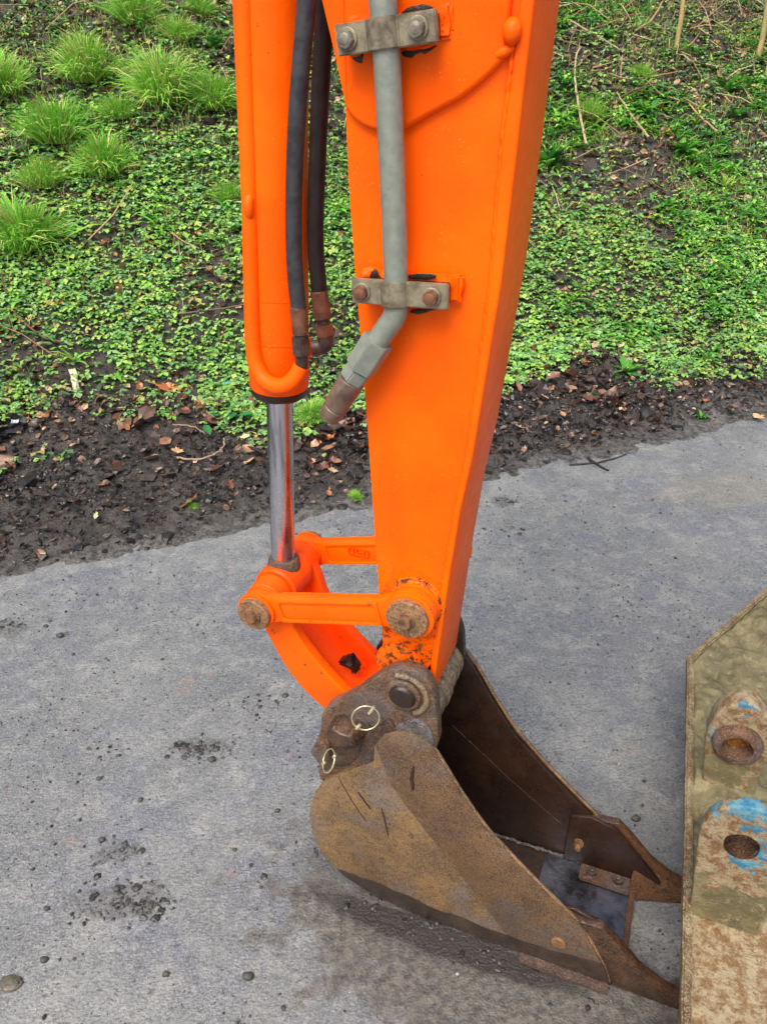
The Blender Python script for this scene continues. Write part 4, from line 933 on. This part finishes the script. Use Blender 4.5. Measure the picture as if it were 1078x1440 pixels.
# ------------------------------------------------------------------ BUCKET ON THE ARM
B0, B1 = 1.040, 1.320; TH = .014
bk = empty('digging_bucket', (-.25, VC, 0))
tag(bk, 'rusty brown digging bucket pinned to the arm, resting flat on the tarmac', 'bucket')
px_out = [(525, 1073), (480, 1088), (455, 1100), (440, 1120), (434, 1147), (440, 1175), (453, 1202), (482, 1232), (520, 1257), (580, 1286), (645, 1312), (731, 1341), (860, 1388), (853, 1366), (816, 1303), (781, 1270), (731, 1220), (680, 1165), (645, 1113), (615, 1064), (600, 1045), (580, 1034), (558, 1030), (538, 1034), (526, 1050)]
sp_out = q2(px_out, B0); sp_out = [(u_, max(z_, .004)) for u_, z_ in sp_out]
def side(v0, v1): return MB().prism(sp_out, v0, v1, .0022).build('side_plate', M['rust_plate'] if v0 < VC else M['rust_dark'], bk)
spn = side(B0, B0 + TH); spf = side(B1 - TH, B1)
ear_px = [(533, 1063), (527, 1050), (538, 1034), (558, 1030), (580, 1034), (600, 1045), (615, 1064), (645, 1113), (680, 1165), (731, 1220), (781, 1270), (816, 1303), (850, 1364), (856, 1384), (735, 1339), (725, 1333), (655, 1240), (595, 1165), (550, 1105)]
ear = q2(ear_px, 1.034); ear = [(u_ , max(z_, .006)) for u_, z_ in ear]
MB().prism(ear, 1.033, B0 + .001, .0022).build('ear_strip', M['rust_ear'], spn)
MB().prism(ear, B1 - .001, B1 + .007, .0022).build('ear_strip', M['rust_ear'], spf)
for (vv_, own_, pp_) in ((1.0335, spn, ear[6:13]), (B1 + .0055, spf, ear[6:13])):
    L = [Vector((p[0] - .0008, vv_ + (.0075 if own_ is spn else -.0075), p[1] + .0004)) for p in sm(pp_, 2, False)]
    MB().tube(L, [.0040 + R.uniform(-.0012, .0006) for _ in L], 8).build('worn_rim', M['rim_wear'], own_, 70)
# rolled shell: back, bottom
sh = [sp_out[i] for i in range(0, 13)]; sh = sm(sh, 2, False)
cen = Vector((-.30, .25)); ins = []
for i, p in enumerate(sh):
    a = Vector(sh[max(i - 1, 0)]); b = Vector(sh[min(i + 1, len(sh) - 1)]); d = (b - a).normalized(); n_ = Vector((-d.y, d.x))
    ins.append((p[0] + n_.x * .013, p[1] + n_.y * .013))
sh_o = [(p[0] + (q[0] - p[0]) * .08, p[1] + (q[1] - p[1]) * .08) for p, q in zip(sh, ins)]
MB().prism(sh_o + ins[::-1], B0 + TH - .001, B1 - TH + .001, 0).build('shell', M['rust_dark'], bk, 50)
# floor: wear plate then blade, weld line along the far side
fz = .024
xl = PZ(858, 1332, .03); lipu = PW(862, 1338, B0).x
bl0 = PW(744, 1290, 1.10).x
MB().box(((lipu + bl0) / 2 + .012, VC, .0135), (lipu - bl0 + .024, B1 - B0 - .002 - 2 * TH, .024), None, .003).build('cutting_edge', M['steel_wet'], bk)
MB().box((lipu + .030, VC, .0150), (.014, B1 - B0 - .01, .024), None, .003).build('edge_lip', M['rust_tooth'], bk)
MB().box(((bl0 - .14), VC, .0115), (.276, B1 - B0 - .004 - 2 * TH, .019), None, .002).build('floor_plate', M['rust_dark'], bk)
mb = MB(); pts = [Vector((bl0 - .26 + .0065 * i, B1 - TH - .004 + R.uniform(-.0015, .0015), .024 + R.uniform(-.0008, .0008))) for i in range(62)]
mb.tube(pts, [.0042 * (1 + R.uniform(-.3, .35)) for _ in pts], 8).build('weld_bead', M['scrape'], spf, 70)
# wear bar under the near side
wbp = q2([(731, 1334), (858, 1380), (858, 1392), (731, 1346)], 1.022); wbp = [(u_, max(z_, .003)) for u_, z_ in wbp]
MB().box(((wbp[0][0] + wbp[1][0]) / 2, 1.027, .0105), (wbp[1][0] - wbp[0][0], .022, .015), None, .003).build('wear_bar', M['wear'], bk)
# side cutters
def cutter(near):
    s_ = 1 if near else -1
    fv = (lambda d: B0 + .0065 + d) if near else (lambda d: B1 + .006 - d)
    cr = q2([(797, 1287), (814, 1299), (847, 1308), (869, 1331), (897, 1364), (930, 1390), (956, 1404), (962, 1428), (930, 1427), (903, 1416), (861, 1389), (846, 1362), (818, 1316)], B0)
    cr = [(u_, max(z_, .002)) for u_, z_ in cr]
    a, b = (fv(-.004), fv(.016)); a, b = min(a, b), max(a, b)
    o = MB().prism(cr, a, b, .003, 2).build('side_cutter', M['rust_tooth'], bk)
    # inner wall plate bolted to the side plate
    ip = [(cr[0][0] - .035, .028), (cr[0][0] - .035, cr[0][1] - .012), (cr[0][0] + .01, cr[0][1] + .004), (cr[2][0], cr[2][1] - .006), (cr[5][0] - .02, cr[5][1] - .015), (cr[5][0] - .02, .012), (lipu, .012), (lipu, .028)]
    v0_, v1_ = (B0 + TH + .001, B0 + TH + .011) if near else (B1 - TH - .011, B1 - TH - .001)
    MB().prism(ip, v0_, v1_, .002).build('wall_plate', M['rust_dark'], o)
    # floor flange with a tapering point reaching forward
    tipu = cr[7][0] + .015
    fz0, fz1 = .0262, .0340
    w0_, w1_ = (B0 + TH + .010, B0 + TH + .056) if near else (B1 - TH - .056, B1 - TH - .010)
    MB().box(((cr[0][0] + .068) , (w0_ + w1_) / 2, (fz0 + fz1) / 2), (.118, .046, fz1 - fz0), None, .003).build('floor_flange', M['cast_dark'] if not near else M['rust_dark'], o)
    # solid point between upright and floor
    t = bmesh.new(); inn = (B0 + .010) if near else (B1 - .010); wd = .055 * s_
    u0 = lipu + .02; zt = .085
    vs = [t.verts.new(p) for p in ((u0, inn, .003), (u0, inn + wd, .003), (u0, inn + wd * .9, .028), (u0 + .005, inn, zt), (tipu - .01, inn, .002), (tipu - .01, inn + wd * .15, .002), (tipu - .012, inn + wd * .12, .012), (tipu - .012, inn, .022))]
    for f in ((0, 1, 2, 3), (4, 7, 6, 5), (0, 4, 5, 1), (1, 5, 6, 2), (2, 6, 7, 3), (3, 7, 4, 0)): t.faces.new([vs[i] for i in f])
    bmesh.ops.recalc_face_normals(t, faces=t.faces); bmesh.ops.bevel(t, geom=t.edges[:], offset=.0025, segments=2, affect='EDGES', clamp_overlap=True)
    mb = MB(); mb._add(t); mb.build('point', M['rust_tooth'] if not near else M['rust_dark'], o)
    # nuts on the floor flange and on the wall
    for du in (.026, .086):
        c_ = Vector((cr[0][0] + .010 + du, (w0_ + w1_) / 2, fz1)); b_ = MB()
        b_.cyl(c_, c_ + Vector((0, 0, .003)), .0145, 24, .0008).hexa(c_ + Vector((0, 0, .003)), c_ + Vector((0, 0, .013)), .0125, R.uniform(0, 1), .001).cyl(c_ + Vector((0, 0, .012)), c_ + Vector((0, 0, .020)), .0065, 16, .001)
        b_.build('nut', M['dkfit'], o)
    bc_ = PW(785, 1325, 1.033)
    if near: MB().cyl((bc_.x, 1.0275, bc_.z), (bc_.x, 1.034, bc_.z), .0165, 12, .0015).build('bolt_head', M['rust_bolt'], o)
    vi = v1_ if near else v0_; e_ = s_
    MB().hexa((bc_.x, vi, bc_.z), (bc_.x, vi + .012 * e_, bc_.z), .0130, .2).cyl((bc_.x, vi + .010 * e_, bc_.z), (bc_.x, vi + .024 * e_, bc_.z), .0075, 16, .001).build('nut', M['rust_bolt'], o)
    return o
cutter(True)['label'] = 'near side cutter'; cutter(False)['label'] = 'far side cutter with bolts showing'
# hanger brackets
hg = [(528, 952), (545, 943), (565, 939), (585, 944), (602, 958), (612, 982), (614, 1010), (616, 1035), (613, 1058), (590, 1075), (560, 1085), (520, 1090), (480, 1092), (456, 1102), (447, 1095), (449, 1068), (438, 1054), (450, 1032), (452, 1000), (472, 988), (500, 974)]
hp = sm(q2(hg, 1.052), 1)
hn = MB().prism(hp, 1.052, 1.081, .0055, 3).densify(.016).jitter(.0022, 38, 3).build('hanger_bracket', M['rust_cast'], bk, 60)
hfp = [(PB.x + (a - PB.x) * .84 - .004, PB.z - .022 + (b - PB.z) * .84) for a, b in hp]
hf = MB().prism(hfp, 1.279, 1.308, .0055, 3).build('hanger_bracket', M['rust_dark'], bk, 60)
# pin boss, retaining block, raised rims on the near bracket
hb = PW(566, 979, 1.046)
MB().cyl((hb.x, 1.044, hb.z), (hb.x, 1.056, hb.z), .036, 44, .003).jitter(.0015, 60).build('pin_boss', M['rust_cast'], hn, 60)
pin1 = MB().cyl((hb.x, 1.036, hb.z), (hb.x, 1.060, hb.z), .0265, 36, .006).jitter(.0012, 60).build('bucket_pin', M['rust_dark'], bk, 60)
rim = [Vector((hb.x + .0465 * math.cos(a), 1.051, hb.z + .0465 * math.sin(a))) for a in np.linspace(rad(-60), rad(110), 26)]
MB().tube(rim, .0060, 10).jitter(.001, 90).build('weld_rim', M['greased'], hn, 70)
rc_ = q2([(462, 1030), (478, 1012), (500, 1006), (520, 1018), (522, 1040), (506, 1062), (484, 1080), (462, 1074), (454, 1052)], 1.049)
MB().prism(sm(rc_, 1), 1.0475, 1.054, .002).densify(.014).jitter(.0012, 50, 2).build('recess_shade', M['cast_dark'], hn, 60)  # slightly raised dark patch, painted as the shaded recess round the pin block
bcn = PW(480, 1040, 1.020); hk = 1.30
t = bmesh.new()
fr = [(-.030, -.018), (-.018, -.034), (.018, -.022), (.034, .004), (.020, .027), (-.010, .031), (-.026, .014)]
va = [t.verts.new((bcn.x + a_ * 1.02 * hk, 1.052, bcn.z + b_ * 1.02 * hk)) for a_, b_ in fr]; vb_ = [t.verts.new((bcn.x + a_ * .80 * hk - .002, 1.010 + (.014 if b_ < 0 else 0), bcn.z + b_ * .80 * hk)) for a_, b_ in fr]
for i in range(7): t.faces.new((va[i], va[(i + 1) % 7], vb_[(i + 1) % 7], vb_[i]))
t.faces.new(va[::-1]); t.faces.new(vb_); bmesh.ops.recalc_face_normals(t, faces=t.faces)
bmesh.ops.bevel(t, geom=t.edges[:], offset=.004, segments=3, affect='EDGES', clamp_overlap=True)
mb = MB(); mb._add(t); mb.densify(.014).jitter(.0022, 50, 8).build('pin_block', M['rust_tooth'], hn, 60)
lp_ = q2([(438, 1054), (450, 1036), (462, 1048), (466, 1066), (450, 1070)], 1.04)
MB().prism(lp_, 1.030, 1.054, .004).densify(.012).jitter(.002, 45, 5).build('block_ridge', M['rust_cast'], hn, 60)
lw = q2([(497, 1078), (512, 1035), (545, 1012), (560, 1030), (534, 1062), (510, 1082)], 1.046)
MB().prism(lw, 1.044, 1.054, .003).densify(.014).jitter(.002, 50, 2).build('bracket_step', M['cast_dark'], hn, 60)
gp = sm(q2([(552, 1026), (566, 1016), (586, 1012), (603, 1024), (611, 1044), (610, 1056), (598, 1046), (584, 1036), (562, 1031)], 1.047), 1)
MB().prism(gp, 1.047, 1.056, .004).densify(.012).jitter(.003, 50, 4).build('greasy_scrape', M['scrape'], hn, 60)
MB().cyl((PC_.x, 1.05, PC_.z), (PC_.x, 1.31, PC_.z), .020, 30, .003).build('bucket_pin', M['rust_dark'], bk)
# lynch pins: split ring and spigot
def lynch(c, r, axis, tiltz, sp):
    C0 = PW(c[0], c[1], c[2]); n_ = Vector(axis).normalized(); Xv = n_.cross(Vector((0, 0, 1))).normalized(); Yv = n_.cross(Xv)
    pts = [C0 + (Xv * math.cos(a) + Yv * math.sin(a)) * r for a in np.linspace(0, 2 * math.pi, 45)]
    o = MB().tube(pts, .0017, 10, False).build('lynch_ring', M['ring'], bk, 70)
    for a, l in sp:
        q = C0 + (Xv * math.cos(a) + Yv * math.sin(a)) * (r + .004); e = C0 + (Xv * math.cos(a) + Yv * math.sin(a)) * (r - l)
        MB().cyl(q, e, .0036, 14, .001).build('ring_spigot', M['ring'], o)
lynch((514, 1010, 1.012), .0265, (0.45, -1, .25), 0, [(rad(-125), .016), (rad(52), .010)])
lynch((462, 1070, 1.010), .0240, (-.75, -.55, .55), 0, [(rad(60), .010), (rad(-110), .006)])
# streaks of dried mud on the near plate
def streak(pxs, wd):
    P = [PW(x, y, B0) for x, y in pxs]; mb = MB(); n = len(P)
    L = [Vector(q) for q in sm([tuple(p) for p in P], 2, False)]; L = [Vector((p.x + R.uniform(-1, 1) * wd * .3, B0, p.z)) for p in L]
    k = len(L); return L, [wd * (.35 + .65 * math.sin(math.pi * (i + .6) / (k + .4))) for i in range(k)]
mb = MB()
for pxs, wd in (([(476, 1093), (495, 1128), (515, 1156)], .0011), ([(503, 1114), (512, 1126), (521, 1138)], .0022), ([(536, 1136), (541, 1152), (546, 1178)], .0016)):
    L, rr = streak(pxs, wd); mb.tube([p + Vector((0, -.0002, 0)) for p in L], rr, 6)
mb.build('mud_streak', M['grease'], spn, 70)
L, rr = streak([(583, 1074), (580, 1090), (582, 1108)], .0042)
MB().tube([Vector((p.x, 1.0338, p.z)) for p in L], rr, 6).build('mud_streak', M['rust_dark'], spn, 70)
# fine wire thread hanging across the mouth
a, b = PW(636, 1020, 1.2), PW(790, 1160, 1.29)
MB().tube([a, a.lerp(b, .5) + Vector((0, 0, -.006)), b], .00025, 4).build('web_thread', M['greased'], bk, 0)

# ------------------------------------------------------------------ SECOND, MUD-CAKED BUCKET AT THE RIGHT EDGE
ZT = .30
e0 = PZ(957, 1440, ZT); e1 = PZ(966, 925, ZT); e2 = PZ(1078, 826, ZT)
k_ = (e1.x - e0.x) / (e1.y - e0.y); kc = (e2.x - e1.x) / (e2.y - e1.y)
mudb = empty('muddy_bucket', (e1.x + .3, (e0.y + e1.y) / 2, 0))
tag(mudb, 'large bucket caked in khaki mud with blue paint remnants at the right edge', 'bucket')
def left_u(v): return e0.x + (v - e0.y) * k_ if v < e1.y else e1.x + (v - e1.y) * kc
nv_, nu_ = 260, 150; v_ = np.linspace(e0.y - .35, e2.y + .25, nv_); U = np.zeros((nv_, nu_)); Vg = np.repeat(v_[:, None], nu_, 1)
for i, vv in enumerate(v_): U[i] = left_u(vv) + .012 + np.linspace(0, 1, nu_) ** 1.3 * .62
Zg = ZT - .004 + (fbm(U * 9, Vg * 9, 4) - .5) * .070 + (fbm(U * 30 + 3 * fbm(U * 8, Vg * 8, 2), Vg * 30, 4, .6) - .5) * .022
vlow = PZ(1010, 1290, ZT).y
edge = vlow + (fbm(U * 7 + 2, Vg * 3, 3) - .5) * .10 + (U - e0.x) * .25
thick = sstep(-.004, .02, Vg - edge); edge_d = np.abs(U - (left_u(0) if False else np.array([left_u(x) for x in v_])[:, None]))
Zg = (ZT - .016) * (1 - thick) + Zg * thick + (fbm(U * 60, Vg * 60, 3) - .5) * .004
Zg = np.where(edge_d < .02, np.minimum(Zg, ZT - .006), Zg)
me = np_mesh('back_plate', np.c_[U.ravel(), Vg.ravel(), Zg.ravel()] - np.array(base_of(mudb)), grid_faces(nv_, nu_)[:, ::-1])
add_attr(me, 'wash', ((1 - thick) * 1.0).ravel()); link_mesh('back_plate', me, M['mud_back'], mudb)
# thick side plate whose edge shows, standing on the ground
def sidewall(pts2, z0, z1, th, name):
    t = bmesh.new(); n = len(pts2); nr = []
    for i in range(n):
        a = Vector(pts2[max(i - 1, 0)]); b = Vector(pts2[min(i + 1, n - 1)]); d = (b - a).normalized(); nr.append(Vector((d.y, -d.x)))
    vo = [[t.verts.new((p[0], p[1], z)) for z in (z0, z1)] for p in pts2]; vi = [[t.verts.new((p[0] + q.x * th, p[1] + q.y * th, z)) for z in (z0, z1)] for p, q in zip(pts2, nr)]
    for i in range(n - 1):
        t.faces.new((vo[i][0], vo[i + 1][0], vo[i + 1][1], vo[i][1])); t.faces.new((vi[i][1], vi[i + 1][1], vi[i + 1][0], vi[i][0]))
        t.faces.new((vo[i][1], vo[i + 1][1], vi[i + 1][1], vi[i][1])); t.faces.new((vo[i][0], vi[i][0], vi[i + 1][0], vo[i + 1][0]))
    t.faces.new((vo[0][0], vo[0][1], vi[0][1], vi[0][0])); t.faces.new((vo[-1][0], vi[-1][0], vi[-1][1], vo[-1][1]))
    bmesh.ops.recalc_face_normals(t, faces=t.faces)
    bmesh.ops.bevel(t, geom=[e for e in t.edges if e.calc_face_angle(0) > .9], offset=.004, segments=2, affect='EDGES', clamp_overlap=True)
    mb = MB(); mb._add(t); return mb.densify(.03).jitter(.0022, 30, 1).build(name, M['mud_edge'], mudb, 60)
yy = [e0.y - .35 + i * .05 for i in range(int((e1.y - e0.y + .35) / .05))] + [e1.y - .004]
pts2 = [(left_u(v), v) for v in yy] + [(e1.x + .006, e1.y + .008)] + [(left_u(v), v) for v in np.arange(e1.y + .03, e2.y + .25, .05)]
sidewall(pts2, ZT - .022, ZT + .006, .017, 'edge_strip')
sidewall([(u_ + .20, v - (.06 if v > e1.y else 0)) for u_, v in pts2], 0, ZT - .03, .017, 'side_plate')
pr = PZ(1010, 1300, ZT)
# right and near walls closing the box so it is solid from the side too
ur = e0.x + .66
MB().box((ur, (e0.y + e2.y) / 2 - .05, ZT / 2 - .01), (.02, e2.y - e0.y + .55, ZT - .03), None, .003).build('side_plate', M['mud_edge'], mudb)
MB().box(((e0.x + ur) / 2, e0.y - .345, ZT / 2 - .01), (ur - e0.x, .02, ZT - .04), None, .003).build('end_plate', M['mud_edge'], mudb)
# lugs
def lug(cpx, base_px, wl, ztop_px, hole_r, boss, th, mat):
    vb = PZ(base_px[0], base_px[1], ZT - .005).y; C = PW(cpx[0], cpx[1], vb); top = PW(ztop_px[0], ztop_px[1], vb + th * .5)
    hgt = top.z - C.z; w_ = wl
    arc = [(C.x - w_ * math.cos(a), C.z + hgt * math.sin(a) ** .85) for a in np.linspace(0.0, math.pi, 22)]
    outl = [(C.x - w_ * .62, ZT - .03)] + arc + [(C.x + w_ * 1.05, ZT - .03)]
    hole = circ((C.x, C.z), hole_r, 32)
    o = MB().prism(outl, vb, vb + th, .005, 3, [hole]).densify(.02).jitter(.0022, 38, 6).build('lug', M[mat], mudb, 60)
    if boss:
        t = bmesh.new(); mb = MB(); n = 48
        rings = []
        for (r, v) in ((hole_r * .98, vb + th), (hole_r * .98, vb - .014), (hole_r * 1.04, vb - .020), (hole_r * 1.40, vb - .021), (hole_r * 1.58, vb - .016), (hole_r * 1.66, vb - .004), (hole_r * 1.72, vb + .004)):
            rings.append([mb.bm.verts.new((C.x + r * math.cos(2 * math.pi * k / n), v, C.z + r * math.sin(2 * math.pi * k / n))) for k in range(n)])
        for a, b in zip(rings, rings[1:]):
            for k in range(n): mb.bm.faces.new((a[k], a[(k + 1) % n], b[(k + 1) % n], b[k]))
        mb.jitter(.001, 60).build('boss_ring', M['rust_cast'], o, 50)
        MB().cyl((C.x, vb + .02, C.z), (C.x, vb + .03, C.z), hole_r, 32, .001).build('pin_bush', M['amber'], o)
    else:
        mb = MB(); mb.tube([(C.x, vb - .0015, C.z), (C.x, vb + th - .002, C.z)], hole_r - .0006, 36, False).build('hole_shade_liner', M['rust_tooth'], o, 0)  # rust-dark lining added to make the inside of the hole read shaded
        MB().cyl((C.x, vb + th - .008, C.z), (C.x, vb + th + .006, C.z), hole_r * 1.1, 32, .001).build('pin_bush', M['rust_tooth'], o)
    return o
lug((1036, 1045), (1010, 1108), .064, (1036, 976), .031, True, .05, 'mud_lug')['label'] = 'far lug with a rusty boss ring'
lug((1042, 1192), (1005, 1292), .072, (1042, 1124), .029, False, .026, 'mud_lug')['label'] = 'near lug with a plain hole and blue paint'
for o in list(bpy.data.objects):
    if '_b' in o: del o['_b']
